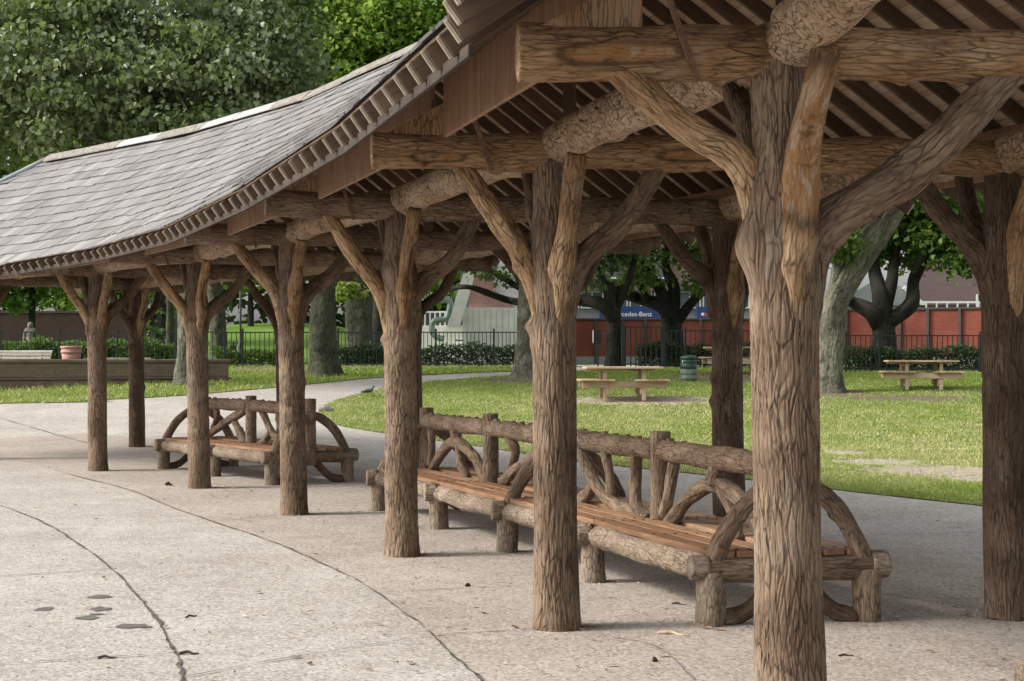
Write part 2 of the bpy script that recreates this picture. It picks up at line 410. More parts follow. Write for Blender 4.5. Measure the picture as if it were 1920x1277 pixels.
n = NT('soil'); p = n.pos(); M['soil'] = n.bsdf(n.ramp(n.noise(p, 6, 6, .7), [(.3, (.33, .27, .21)), (.7, (.52, .45, .37))]), .95, n.bump(n.noise(p, 60, 4), .6, .01), .1)
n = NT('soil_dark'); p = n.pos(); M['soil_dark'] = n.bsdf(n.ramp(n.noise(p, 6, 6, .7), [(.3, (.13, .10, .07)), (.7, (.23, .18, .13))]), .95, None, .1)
def _worn(px, py, rx, ry, dark=0): return ((at(px, _wy(py)), _wy(py)), rx, ry, dark)
def _wy(py): return gnd(960, py)[1]
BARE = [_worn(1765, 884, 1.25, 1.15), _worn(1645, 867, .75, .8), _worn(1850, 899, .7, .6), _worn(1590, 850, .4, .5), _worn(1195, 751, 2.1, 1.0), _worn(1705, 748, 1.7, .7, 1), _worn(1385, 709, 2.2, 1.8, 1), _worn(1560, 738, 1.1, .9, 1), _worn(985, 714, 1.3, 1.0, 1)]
n = NT('turf'); p = n.pos()
c = n.ramp(n.noise(p, 1.1, 6, .7), [(.3, (.08, .14, .025)), (.5, (.15, .195, .05)), (.68, (.27, .26, .12))])
c = n.mix(n.mapr(n.noise(p, 40, 4, .8), .5, .7, 0, .5), c, (.05, .075, .018))
_wn = n.noise(n.vscale(p, (1, .6, 1)), 5.5, 5, .75)
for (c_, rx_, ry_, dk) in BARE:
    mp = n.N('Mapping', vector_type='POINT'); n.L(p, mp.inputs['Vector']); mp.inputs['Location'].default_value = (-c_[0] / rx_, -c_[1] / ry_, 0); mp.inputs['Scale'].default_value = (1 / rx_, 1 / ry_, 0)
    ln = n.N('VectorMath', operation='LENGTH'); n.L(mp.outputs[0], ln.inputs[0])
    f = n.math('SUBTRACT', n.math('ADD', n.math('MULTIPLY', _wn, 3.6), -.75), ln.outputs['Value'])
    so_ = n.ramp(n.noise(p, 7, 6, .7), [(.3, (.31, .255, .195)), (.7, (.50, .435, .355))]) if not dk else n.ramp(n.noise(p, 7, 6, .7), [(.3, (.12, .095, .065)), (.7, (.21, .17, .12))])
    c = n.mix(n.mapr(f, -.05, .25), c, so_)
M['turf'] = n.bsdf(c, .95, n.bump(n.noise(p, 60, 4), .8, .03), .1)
n = NT('far_turf'); p = n.pos()
c = n.ramp(n.math('ADD', n.math('MULTIPLY', n.noise(p, .4, 5, .7), .5), n.math('MULTIPLY', n.noise(p, 7, 5, .8), .5)), [(.34, (.045, .10, .016)), (.5, (.10, .18, .03)), (.66, (.19, .26, .07))])
M['far_turf'] = n.bsdf(c, .95, None, .1)
def leafmat(name, a, b, c_, tr=.35, rough=.5, spec=.4, tcol=None):
    n = NT(name); tt = n.attr('tint')
    c = n.ramp(tt, [(.0, a), (.5, b), (1., c_)])
    M[name] = n.bsdf(c, rough, None, spec, 0, (tr, tcol if tcol else c)); return M[name]
leafmat('blade', (.11, .22, .028), (.29, .365, .085), (.64, .57, .32), .35, .7, .1)
leafmat('leaf_silver', (.08, .12, .048), (.165, .215, .105), (.32, .37, .245), .3, .42, .4, (.22, .30, .06))
leafmat('leaf_dark', (.03, .06, .024), (.065, .11, .042), (.13, .19, .075), .35, .5, .3, (.12, .2, .03))
leafmat('leaf_bright', (.08, .17, .018), (.19, .31, .04), (.36, .46, .10), .5, .5, .3)
leafmat('leaf_mid', (.03, .075, .016), (.075, .15, .03), (.16, .24, .06), .4, .5, .3, (.16, .26, .03))
leafmat('leaf_yellow', (.10, .17, .02), (.24, .31, .05), (.38, .42, .10), .45, .5, .3)
leafmat('leaf_hedge', (.02, .048, .014), (.042, .085, .024), (.08, .14, .04), .25, .45, .35)
leafmat('leaf_hedge_bright', (.05, .11, .02), (.11, .2, .036), (.19, .29, .06), .35, .5, .3)
leafmat('litter', (.12, .06, .025), (.30, .20, .11), (.60, .52, .42), .1, .8, .15)

# ------------------------------------------------------------------ sky, sun, camera
SUN_EL, SUN_AZ = R(37), R(-99)                           # azimuth clockwise from +Y
world = bpy.data.worlds.new('World'); SC.world = world; world.use_nodes = True
wt = world.node_tree; bg = wt.nodes['Background']; sky = wt.nodes.new('ShaderNodeTexSky')
sky.sky_type = 'NISHITA'; sky.sun_disc = False; sky.sun_elevation = SUN_EL; sky.sun_rotation = SUN_AZ
sky.air_density = 1.0; sky.dust_density = 4.0; sky.ozone_density = 1.0
hs = wt.nodes.new('ShaderNodeHueSaturation'); hs.inputs['Saturation'].default_value = .18; wt.links.new(sky.outputs[0], hs.inputs['Color']); wt.links.new(hs.outputs[0], bg.inputs[0]); bg.inputs[1].default_value = .15
sd = bpy.data.lights.new('sun', 'SUN'); sd.energy = 1.8; sd.angle = R(13); sd.color = (1, .93, .83)
so = bpy.data.objects.new('sun', sd); COL.objects.link(so)
sv_ = Vector((math.sin(SUN_AZ) * math.cos(SUN_EL), math.cos(SUN_AZ) * math.cos(SUN_EL), math.sin(SUN_EL)))
so.rotation_euler = (-sv_).to_track_quat('-Z', 'Y').to_euler(); so.location = (-20, -10, 30)
cd = bpy.data.cameras.new('camera'); co_ = bpy.data.objects.new('camera', cd); COL.objects.link(co_)
co_.location = (0, 0, HC); co_.rotation_euler = (R(90) + math.atan((HORY - 638.5) / FPX), 0, 0)
cd.sensor_width = 36; cd.lens = 36 * FPX / 1920; cd.clip_end = 1500; cd.clip_start = .05; SC.camera = co_
SC.view_settings.view_transform = 'Standard'; SC.view_settings.look = 'None'; SC.view_settings.gamma = 1; SC.view_settings.exposure = .90
SC.cycles.max_bounces = 8; SC.cycles.diffuse_bounces = 5; SC.cycles.transparent_max_bounces = 8
try: SC.cycles.use_adaptive_sampling = True
except Exception: pass

# ------------------------------------------------------------------ ground sheets
def sheet(name, poly, mat, dz, step=.5, label=None):
    """flat polygon (world x,y) cut into strips along y and laid on the terrain"""
    import bmesh
    bm = bmesh.new(); vs = [bm.verts.new((x, y, 0)) for x, y in poly]; bm.faces.new(vs)
    ys = [p[1] for p in poly]; y = min(ys) + step
    y = max(25., math.floor(min(ys) / .5) * .5 + .5); step = .5
    while y < min(max(ys), 75.):
        bmesh.ops.bisect_plane(bm, geom=bm.verts[:] + bm.edges[:] + bm.faces[:], plane_co=(0, y, 0), plane_no=(0, 1, 0)); y += step
    bmesh.ops.triangulate(bm, faces=[f for f in bm.faces if len(f.verts) > 4])
    bmesh.ops.recalc_face_normals(bm, faces=bm.faces[:])
    for v in bm.verts: v.co.z = float(elev(v.co.y)) + dz
    for f in bm.faces:
        f.smooth = True
        if f.normal.z < 0: f.normal_flip()
    me = bpy.data.meshes.new(name); bm.to_mesh(me); bm.free(); me.materials.append(mat)
    o = bpy.data.objects.new(name, me); COL.objects.link(o); o['kind'] = 'structure'; return o
def smooth_poly(P, k=6):
    return [tuple(p) for p in spline(np.array([(x, y, 0) for x, y in P]), k * (len(P) - 1) + 1)[:, :2]]
sheet('ground', [(-500, -80), (500, -80), (500, 1200), (-500, 1200)], M['far_turf'], -.03)
sheet('plaza', [(-45, -30), (45, -30), (45, 24.9), (32, 52), (-45, 52)], M['paving'], 0)
# main lawn
low = smooth_poly([gnd(*p) for p in ((600, 772), (612, 790), (650, 801), (720, 813), (900, 838), (1100, 868), (1340, 893), (1540, 916), (1850, 950), (2200, 985))])
top = smooth_poly([(14., 50.6), (9, 50.4), (4.2, 50.2)] + [gnd(*p) for p in ((1090, 695), (960, 704), (840, 713), (760, 722), (700, 733), (640, 748), (606, 762))])
LAWN = low + [(22, 20), (22, 50.8)] + top
sheet('lawn', LAWN, M['turf'], .012)
low2 = smooth_poly([(-40, 33.6)] + [gnd(*p) for p in ((0, 757), (150, 752), (300, 745), (430, 735), (560, 723), (640, 715), (720, 708))] + [(-1.2, 46.5), (1.5, 48.4)])
LAWN2 = low2 + [(1.5, 51.9), (-40, 51.9)]
sheet('lawn_verge', LAWN2, M['turf'], .016)
def blob(c, rx, ry, n=26, seed=1, rough=.22):
    r = np.random.default_rng(seed); ph = r.uniform(0, 6.28, 4); out = []
    for k in range(n):
        a = 2 * math.pi * k / n; q = 1 + rough * sum(math.sin((j + 2) * a + ph[j]) for j in range(4)) / 1.6
        out.append((c[0] + rx * q * math.cos(a), c[1] + ry * q * math.sin(a)))
    return out
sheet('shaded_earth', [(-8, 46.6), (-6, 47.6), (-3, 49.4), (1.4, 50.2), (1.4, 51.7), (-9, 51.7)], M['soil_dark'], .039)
sheet('far_path', [(at(470, 56), 53.5), (at(530, 56), 53.5), (at(528, 80), 80), (at(500, 80), 80)], M['paving'], -.01)
sheet('street', [(-8, 57), (40, 57), (40, 53.5), (-4, 53.5)], M['paving'], -.014)

_j2 = [(60, 868), (130, 890), (245, 920), (330, 955), (420, 985), (520, 1020), (600, 1055), (680, 1095), (760, 1150), (815, 1195), (860, 1240), (905, 1277), (960, 1340)]
_fl = [tuple(p) for p in spline(np.array([(*gnd(*p), 0.) for p in _j2]), 90)[:, :2]]
_fo = [(5.6, 2.0), (5.2, 7.5), (4.3, 11.2), (2.9, 15.0), (1.3, 18.9), (-.7, 22.6), (-3.0, 26.0), (-5.6, 29.4), (-8.4, 31.4), (-10.5, 29.6)]
_fo = [tuple(p) for p in spline(np.array([(x, y, 0) for x, y in _fo]), 60)[:, :2]]
sheet('shelter_floor', _fl + [(.7, 2.0)] + _fo, M['floor_slab'], .004)
# pavement joints: ribbons lying on the paving
def ribbon(name, pts, w, mat, dz=.004):
    P = spline(np.array([(*gnd(*p), 0.) for p in pts]), max(2, 26 * len(pts)))
    T = np.gradient(P, axis=0); T /= np.linalg.norm(T, axis=1)[:, None]; S = np.stack([-T[:, 1], T[:, 0], 0 * T[:, 0]], -1)
    ww = w * (1 + .9 * np.convolve(rng.normal(0, 1, len(P)), np.ones(5) / 5, 'same')).clip(.35, 2)[:, None] / 2
    jt = rng.normal(0, 1, len(P)); jt = np.convolve(jt, np.ones(7) / 7, 'same'); P = P + S * (jt * w * .8)[:, None]
    V = np.stack([P - S * ww, P + S * ww], 1).reshape(-1, 3); V[:, 2] = elev(V[:, 1]) + dz
    k = np.arange(len(P) - 1) * 2
    o = MB().add(V, np.stack([k, k + 2, k + 3, k + 1], -1)).build(name, mat); o['kind'] = 'structure'; return o
for i, (pts, w, mt) in enumerate((
    (((-60, 930), (20, 955), (92, 985), (140, 1015), (200, 1058), (235, 1090), (270, 1130), (295, 1160), (320, 1205), (337, 1240), (342, 1277), (336, 1330)), .021, 'joint'),
    (((130, 890), (245, 920), (330, 955), (420, 985), (520, 1020), (600, 1055), (680, 1095), (760, 1150), (815, 1195), (860, 1240), (905, 1277), (960, 1340)), .014, 'joint'),
    (((-30, 1083), (100, 1075), (205, 1068)), .012, 'joint'), (((-30, 1249), (160, 1237), (325, 1226)), .010, 'joint'),
    (((345, 1271), (560, 1232), (810, 1195), (960, 1184), (1200, 1172)), .009, 'joint'),
    (((715, 1112), (840, 1105), (960, 1100)), .009, 'joint_faint'), (((425, 976), (520, 968)), .012, 'joint_faint'), (((20, 960), (90, 950)), .012, 'joint_faint'),
    (((520, 1012), (700, 1000)), .009, 'joint_faint'),
    (((1520, 1008), (1700, 1003), (1860, 1000)), .012, 'joint'), (((0, 784), (70, 805), (165, 831)), .022, 'joint_faint'), (((0, 866), (80, 861)), .016, 'joint_faint'),
    (((1640, 1112), (1780, 1135), (1860, 1150)), .008, 'joint'), (((1110, 1190), (1230, 1215), (1300, 1277)), .010, 'joint_faint'))):
    ribbon('pavement_joint', pts, w, M[mt], .0082 + .0004 * i)
for k, (x, y, w, h) in enumerate(((188, 1119, 40, 7), (85, 1142, 36, 6), (190, 1142, 36, 8), (165, 1159, 46, 7), (250, 1174, 62, 9), (182, 1152, 26, 3))):
    c = gnd(x, y); rx = w / 2 / FPX * c[1]; ry = (gnd(x, y - h / 2)[1] - gnd(x, y + h / 2)[1]) / 2
    sheet('pavement_stain', blob(c, rx, ry, seed=20 + k, rough=.16), M['stain'], .0042)

# ------------------------------------------------------------------ point-in-polygon, grass blades
def inside(P, X, Y):
    P = np.asarray(P); r = np.zeros(len(X), bool); j = len(P) - 1
    for i in range(len(P)):
        xi, yi = P[i]; xj, yj = P[j]
        c = ((yi > Y) != (yj > Y)) & (X < (xj - xi) * (Y - yi) / (yj - yi + 1e-12) + xi); r ^= c; j = i
    return r
def vnoise(X, Y, s, seed=0):
    r = np.random.default_rng(seed); out = 0
    for k in range(6):
        a = r.uniform(0, 6.28); f = s * r.uniform(.6, 1.9); out = out + np.sin((X * math.cos(a) + Y * math.sin(a)) * f + r.uniform(0, 6.28) + 1.3 * np.sin((X * math.sin(a) - Y * math.cos(a)) * f * .7))
    return out / 6
def grass(name, poly, n, y0, y1, label, hs=(.018, .055), wd=.008):
    Y = y0 + (y1 - y0) * rng.uniform(0, 1, n) ** 1.15; half = Y * .335
    X = rng.uniform(-1, 1, n) * half
    k = inside(poly, X, Y)
    for (c, rx, ry, _dk) in BARE:
        q = ((X - c[0]) / rx) ** 2 + ((Y - c[1]) / ry) ** 2 + .35 * vnoise(X, Y, 5, 3)
        k &= rng.uniform(0, 1, n) < np.clip((q - .35) / 1.3, .10, 1)
    dry = vnoise(X, Y, 1.3, 5) * .5 + vnoise(X, Y, 5, 6) * .35
    k &= rng.uniform(0, 1, n) < .85 - .25 * dry
    X, Y, dry = X[k], Y[k], dry[k]; m = len(X); X = X + rng.normal(0, .05, m); Y = Y + rng.normal(0, .07, m)
    a = rng.uniform(0, 6.28, m); h = rng.uniform(*hs, m) * (1 + .0 * Y); w = wd * rng.uniform(.6, 1.4, m) * (Y / 22)
    ln = rng.normal(0, .55, (m, 2)) * h[:, None]
    z = elev(Y) + .012
    A = np.stack([X - np.cos(a) * w, Y - np.sin(a) * w, z], -1); B = np.stack([X + np.cos(a) * w, Y + np.sin(a) * w, z], -1)
    T = np.stack([X + ln[:, 0], Y + ln[:, 1], z + h], -1)
    V = np.stack([A, B, T], 1).reshape(-1, 3); tint = np.clip(.56 + .46 * dry + .10 * np.clip((Y - 20.5) / 3, -2, 1.3) - .16 * np.clip((Y - 34) / 6, 0, 2) + rng.normal(0, .09, m), 0, 1)
    o = MB().add(V, tris=np.arange(3 * m).reshape(-1, 3), tint=np.repeat(tint, 3)).build(name, M['blade'], smooth=False)
    return tag(o, label, 'grass', kind='stuff')
grass('lawn_grass', LAWN, 330000, 17.5, 51, 'short green and straw coloured grass of the main lawn beyond the benches')
grass('verge_grass', LAWN2, 60000, 32, 51, 'rough grass strip in front of the low brick wall', (.04, .13), .011)

# ------------------------------------------------------------------ the rustic shelter
F = {1: (1.172, 6.74), 2: (.28, 9.97), 3: (-.93, 13.56), 4: (-2.32, 17.07), 5: (-3.99, 20.45), 6: (-6.08, 23.51), 7: (-8.73, 26.1)}
Bk = {1: (4.08, 7.0), 2: (3.20, 10.36), 3: (1.93, 14.22), 4: (.49, 17.93), 5: (-1.33, 21.69), 6: (-3.53, 24.98), 7: (-6.78, 28.95)}
v2 = lambda a: np.array(a, float)
Dr = {i: (v2(Bk[i]) - v2(F[i])) / np.linalg.norm(v2(Bk[i]) - v2(F[i])) for i in F}
def tang(row, i):                                       # unit tangent towards the camera
    a = v2(row[max(1, i - 1)]) - v2(row[min(7, i + 1)]); return a / np.linalg.norm(a)
shelter = empty('park_shelter', (-1, 14, 0)); SH = np.array([-1, 14, 0.])
tag(shelter, 'long curved rustic shelter with bark textured columns and a grey slate roof', 'shelter')
P3 = lambda xy, z: np.array([xy[0], xy[1], z]) - SH
ZB, RB = 2.97, .112                                     # cross beam axis and radius
def column(row, i, isF):
    p = v2(row[i]); d = Dr[i]; t = tang(row, i); dist = p[1]
    r0 = .142 if isF else .145
    if isF and i == 1: r0 = .149
    n = 230 if dist < 8 else (170 if dist < 12 else (120 if dist < 15 else 90))
    lean = rng.normal(0, .005, 2) + np.array([-.016, 0])
    m = int((3.0) / (.010 if dist < 8 else (.014 if dist < 15 else .026)))
    kn = []
    for k in range(rng.integers(3, 6)):
        kn.append((rng.uniform(0, 6.28), rng.uniform(.9, 2.2), rng.uniform(.015, .035), rng.uniform(.22, .38), rng.uniform(.03, .06)))
    if isF and i == 1: kn = [(3.25, 2.2, .05, .45, .10), (5.3, 2.05, .02, .35, .07), (4.3, 2.62, .02, .25, .05)]
    if isF and i == 2: kn = [(3.2, 1.93, .045, .30, .05), (3.3, 1.82, .02, .3, .06), (4.6, 2.38, .02, .45, .06)]
    if isF and i == 3: kn = [(3.1, 1.88, .035, .3, .05), (4.7, 1.7, .014, .4, .04), (0.1, 1.9, .02, .3, .05)]
    h = np.array([-.05, .0, .06, .25, .8, 1.4, 1.95, 2.2, 2.38, 2.55, 2.98])
    rr = r0 * np.array([1.12, 1.10, 1.03, .99, .97, .96, .97, 1.10, 1.08, .84, .80])
    hh = np.linspace(-.05, 2.98, 40); rad = np.interp(hh, h, rr)
    pts = [P3(p + lean * z, z) for z in (-.05, 1., 2., 2.98)]
    mb = MB(); tube(mb, pts, rad, n=n, m=m, cw=rng.uniform(.024, .030), cl=rng.uniform(.25, .40), depth=.0085 if dist < 12 else .0095, knots=kn, amp=.03)
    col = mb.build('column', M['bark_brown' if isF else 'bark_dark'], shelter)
    pl = lambda z: p + lean * z
    def brn(pts, rad, mat, kn=(), sc=()):
        b = MB(); tube(b, pts, rad, n=100 if dist < 12 else 48, m=110 if dist < 12 else 44, cw=.026, cl=.19, depth=.0075, knots=kn, amp=.10, scar=sc)
        b.build('branch', M[mat], col)
    q = lambda: rng.normal(0, .03)
    kb = lambda: [(rng.uniform(0, 6.28), rng.uniform(.15, .6), rng.uniform(.012, .03), .5, .05) for _ in range(3)]
    def arm(u, out, h0, sag, r_a, r_b, mat, htop=2.9, sc=()):
        pts = [P3(pl(h0 - .55) + u * (r0 - .045), h0 - .55), P3(pl(h0 - .24) + u * (r0 - .035), h0 - .24), P3(pl(h0) + u * .17, h0 + .05 - sag * .3), P3(pl(h0) + u * (out * .62 + q()), h0 + (htop - h0) * .52 - sag), P3(pl(h0) + u * out, htop)]
        brn(pts, (r_a * .22, r_a * .62, r_a, r_a * .9, r_b), mat, kb(), sc)
    if isF and i == 1:
        arm(-d, .70, 2.44, .0, .074, .066, 'bark_tan'); arm(d, .98, 2.20, .07, .096, .078, 'bark_brown')
        arm(t, .42, 2.28, .0, .092, .060, 'bark_tan', 2.92, [(0, .88, 5., .36)]); arm(-t, .5, 2.35, .02, .07, .06, 'bark_dark')
    else:
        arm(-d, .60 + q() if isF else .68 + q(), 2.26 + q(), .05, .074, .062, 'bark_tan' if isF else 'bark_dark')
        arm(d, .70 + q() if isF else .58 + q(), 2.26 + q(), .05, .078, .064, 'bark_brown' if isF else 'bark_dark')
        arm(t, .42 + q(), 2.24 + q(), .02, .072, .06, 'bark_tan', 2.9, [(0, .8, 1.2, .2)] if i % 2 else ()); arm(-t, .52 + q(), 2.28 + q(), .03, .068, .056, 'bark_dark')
    return col
for i in range(1, 8): column(F, i, True)
for i in range(1, 8): column(Bk, i, False)
# cross beams
for i in range(1, 8):
    a = v2(F[i]) - Dr[i] * 1.15; b = v2(Bk[i]) + Dr[i] * 1.12
    L = np.linalg.norm(b - a); mb = MB(); near = F[i][1] < 14
    kn = [(rng.uniform(0, 6.28), x, rng.uniform(.016, .034), .30, .045) for x in np.linspace(.3, L - .3, 13) + rng.normal(0, .1, 13)]
    scs = [] if i > 2 else ([(3.35, .42, .42, .26)] if i == 1 else [(3.4, 2.05, .34, .28), (3.6, .40, .25, .16)])
    mids = [P3(a + (b - a) * f, ZB + rng.normal(0, .008)) for f in (0, .25, .5, .75, 1)]
    # cross section angle 3*pi/2 ends up facing the camera
    tube(mb, mids, (RB * 1.04, RB, RB, RB, RB * 1.03), n=140 if near else 64, m=int(L / (.012 if near else .026)), cw=.030, cl=.26, depth=.0075, knots=kn, amp=.065, scar=scs, dome=.1)
    mb.build('cross_beam', M['bark_tan' if i < 3 else 'bark_brown'], shelter)
# plate logs running along each row, with alligator bark
def plog(a, b, z=3.01, r=.127, near=False):
    mb = MB(); a = np.asarray(a); b = np.asarray(b); u = (b - a) / np.linalg.norm(b - a)
    a = a - u * .17; b = b - u * .02
    pts = [P3(a, z - .005), P3(a + (b - a) * .3 + rng.normal(0, .015, 2), z + .03), P3(a + (b - a) * .7 + rng.normal(0, .015, 2), z + .035), P3(b, z)]
    kn = [(rng.uniform(0, 6.28), rng.uniform(.1, 3.2), rng.uniform(.012, .032), .38, .07) for _ in range(12)]
    tube(mb, pts, (r * .98, r, r * 1.06, r), n=140 if near else 60, m=330 if near else 110, cw=.066, cl=.075, depth=.015, fine=.0, ew=.22, knots=kn, amp=.05,
         scar=[(3.6, 3.0, .5, .14)] if near else [], dome=.2)
    mb.build('plate_log', M['bark_scaly'], shelter)
for row in (F, Bk):
    for i in range(1, 7): plog(row[i + 1], row[i], near=(i < 3))
    e = v2(row[1]) + np.array([.05, -.998]) * 1.55; plog(row[1], e, near=True)
    e = v2(row[7]) + (v2(row[7]) - v2(row[6])) * .45; plog(e, row[7])

# roof sections: eave (front), ridge, eave (back)
OV, ZE, ZR = 1.40, 3.05, 5.10
sec = []
def section(f, b, d, ze=ZE, ov=OV):
    m = (f + b) / 2; return (np.array([*(f - d * ov), ze]), np.array([*m, ZR]), np.array([*(b + d * OV), ZE]))
n0 = np.array([.03, -1.0]); sec.append(section(v2(F[1]) + n0 * 1.75, v2(Bk[1]) + n0 * 1.75, Dr[1], 3.085, 1.44))
for i in range(1, 8): sec.append(section(v2(F[i]), v2(Bk[i]), Dr[i], {1: 3.085, 2: 3.085, 3: 3.05, 4: 3.01, 5: 3.01, 6: 2.98, 7: 2.98}[i], 1.44 if i == 1 else OV))
tf = -tang(F, 7); tf = np.array([-.80, .60]); tf /= np.linalg.norm(tf)
rid_end = sec[7][1] + np.array([*(tf * .28), 0])
hipF = sec[7][0] + np.array([*(tf * 2.7), 0]); hipB = sec[7][2] + np.array([*(tf * 2.9), 0])
patches = []                                            # (ridge0, ridge1, eave0, eave1, front?)
for k in range(7):
    patches.append((sec[k][1], sec[k + 1][1], sec[k][0], sec[k + 1][0], True)); patches.append((sec[k][1], sec[k + 1][1], sec[k][2], sec[k + 1][2], False))
patches.append((sec[7][1], rid_end, sec[7][0], hipF, True)); patches.append((sec[7][1], rid_end, sec[7][2], hipB, False))
patches.append((rid_end, rid_end, hipF, hipB, True))
def pp(pt, u, v):
    a, b, c, d, _ = pt; return (a + (b - a) * u) * (1 - v) + (c + (d - c) * u) * v
slates = MB(); deck = MB()
SV = []; SQ = []; ST = []; S3 = []
for pt in patches:
    nrm = np.cross(pt[3] - pt[2], pp(pt, .5, 0) - pp(pt, .5, 1)); nrm /= np.linalg.norm(nrm)
    if nrm[2] < 0: nrm = -nrm
    sl = np.linalg.norm(pp(pt, .5, 0) - pp(pt, .5, 1)); nr = 13 if pt[4] else 9
    for j in range(nr):
        v0, v1 = j / nr, (j + 1) / nr
        Lr = np.linalg.norm(pp(pt, 1, v1) - pp(pt, 0, v1)); ns = max(1, int(round(Lr / (.27 if pt[4] else .6))))
        cuts = np.linspace(0, 1, ns + 1) + (.5 / ns if j % 2 else 0); cuts = np.concatenate(([0], cuts[(cuts > .01) & (cuts < .99)], [1]))
        for c0, c1 in zip(cuts[:-1], cuts[1:]):
            e = .0022 / max(Lr, .1); dv = rng.normal(0, .0022); lift = rng.uniform(.018, .026) + (.008 if rng.uniform() < .02 else 0)
            if rng.uniform() < .02: dv += .012
            tl = pp(pt, c0 + e, v0 - .25 / nr if j else v0) ; tr_ = pp(pt, c1 - e, v0 - .25 / nr if j else v0)
            k1 = rng.normal(0, .0014); bl = pp(pt, c0 + e, v1 + dv + k1); br = pp(pt, c1 - e, v1 + dv - k1)
            w = rng.uniform(.3, .7); bm_ = bl * (1 - w) + br * w + (br - bl) * 0 + (bl - tl) * rng.normal(0, .010)
            # chipped lower corners
            ch = rng.uniform(.0, .025); bl2 = bl + (tl - bl) * ch; br2 = br + (tr_ - br) * rng.uniform(0, .025)
            up = np.array([tl + nrm * .004, tr_ + nrm * .004, br2 + nrm * lift, bm_ + nrm * (lift + .001), bl2 + nrm * lift])
            dn = np.array([br2 + nrm * (lift - .013), bm_ + nrm * (lift - .013), bl2 + nrm * (lift - .013)])
            s0 = len(SV) * 8; SV.append(np.vstack([up, dn]) - SH)
            SQ.append(((s0, s0 + 1, s0 + 2, s0 + 3, s0 + 4)))
            ST += [(s0 + 2, s0 + 5, s0 + 6, s0 + 3), (s0 + 3, s0 + 6, s0 + 7, s0 + 4)]; S3 += [(s0, s0 + 4, s0 + 7), (s0 + 1, s0 + 5, s0 + 2)]
    # deck, top and underside
    nu, nv = 6, 4; V = []; bcs = []
    L0 = np.linalg.norm(pt[3] - pt[2])
    for top in (0, 1):
        for a in range(nu + 1):
            for b in range(nv + 1):
                q_ = pp(pt, a / nu, b / nv * .984); V.append(q_ - nrm * (.004 if top == 0 else .017) - SH); bcs.append((a / nu * L0, b / nv * sl + (0 if pt[4] else 31), 0))
    Q = []; o_ = (nu + 1) * (nv + 1)
    for a in range(nu):
        for b in range(nv):
            i0 = a * (nv + 1) + b; Q.append((i0, i0 + 1, i0 + nv + 2, i0 + nv + 1)); Q.append((o_ + i0, o_ + i0 + nv + 1, o_ + i0 + nv + 2, o_ + i0 + 1))
    for a in range(nu):
        i0 = a * (nv + 1) + nv; Q.append((i0, i0 + nv + 1, o_ + i0 + nv + 1, o_ + i0))
    deck.add(V, Q, bc=bcs)
V = np.vstack(SV); tin = np.repeat(np.clip(rng.normal(.5, .27, len(SV)), 0, 1), 8)
slates.add(V, quads=ST, tris=S3, polys=SQ, tint=tin)
slates.build('slate_covering', M['slate'], shelter, smooth=False)
deck.build('roof_deck', M['deck_boards'], shelter, smooth=False)
# rafters
def rafter(rp, ep, nrm, w=.036, h=.115, mb=None):
    d = ep - rp; d = d / np.linalg.norm(d); off = nrm * (-.0195 - h / 2); only = mb is not None
    mb = mb or MB()
    mb.bar(rp + off + d * .05 - SH, ep + off + d * .02 - SH, w, h, up=nrm, tint=rng.uniform(0, 1), bev=.004)
    if only: return
    o = mb.build('rafter', M['rafter_wood'], shelter, smooth=False)
    tb = MB(); tb.bar(ep + off + d * .021 - SH, ep + off + d * .040 - SH, w - .018, h - .006, up=nrm, bev=.003)  # thin pale plate imitating the lit edge of the rafter tail
    tb.build('lit_rafter_end', M['lit_tail_wood'], o, smooth=False)
rest = MB()
for kp, pt in enumerate(patches[:-1]):
    nrm = np.cross(pt[3] - pt[2], pp(pt, .5, 0) - pp(pt, .5, 1)); nrm /= np.linalg.norm(nrm)
    if nrm[2] < 0: nrm = -nrm
    L0 = np.linalg.norm(pt[3] - pt[2]); k = 10 if L0 > 3 else 5
    if pt[1] is rid_end: k = 4
    far = (not pt[4]) and kp > 8
    for a in range(k):
        u = (a + .5) / k; rafter(pp(pt, u, .0), pp(pt, u, 1.), nrm, mb=rest if far else None)
o = rest.build('back_rafters', M['rafter_wood'], shelter, smooth=False); o['kind'] = 'stuff'
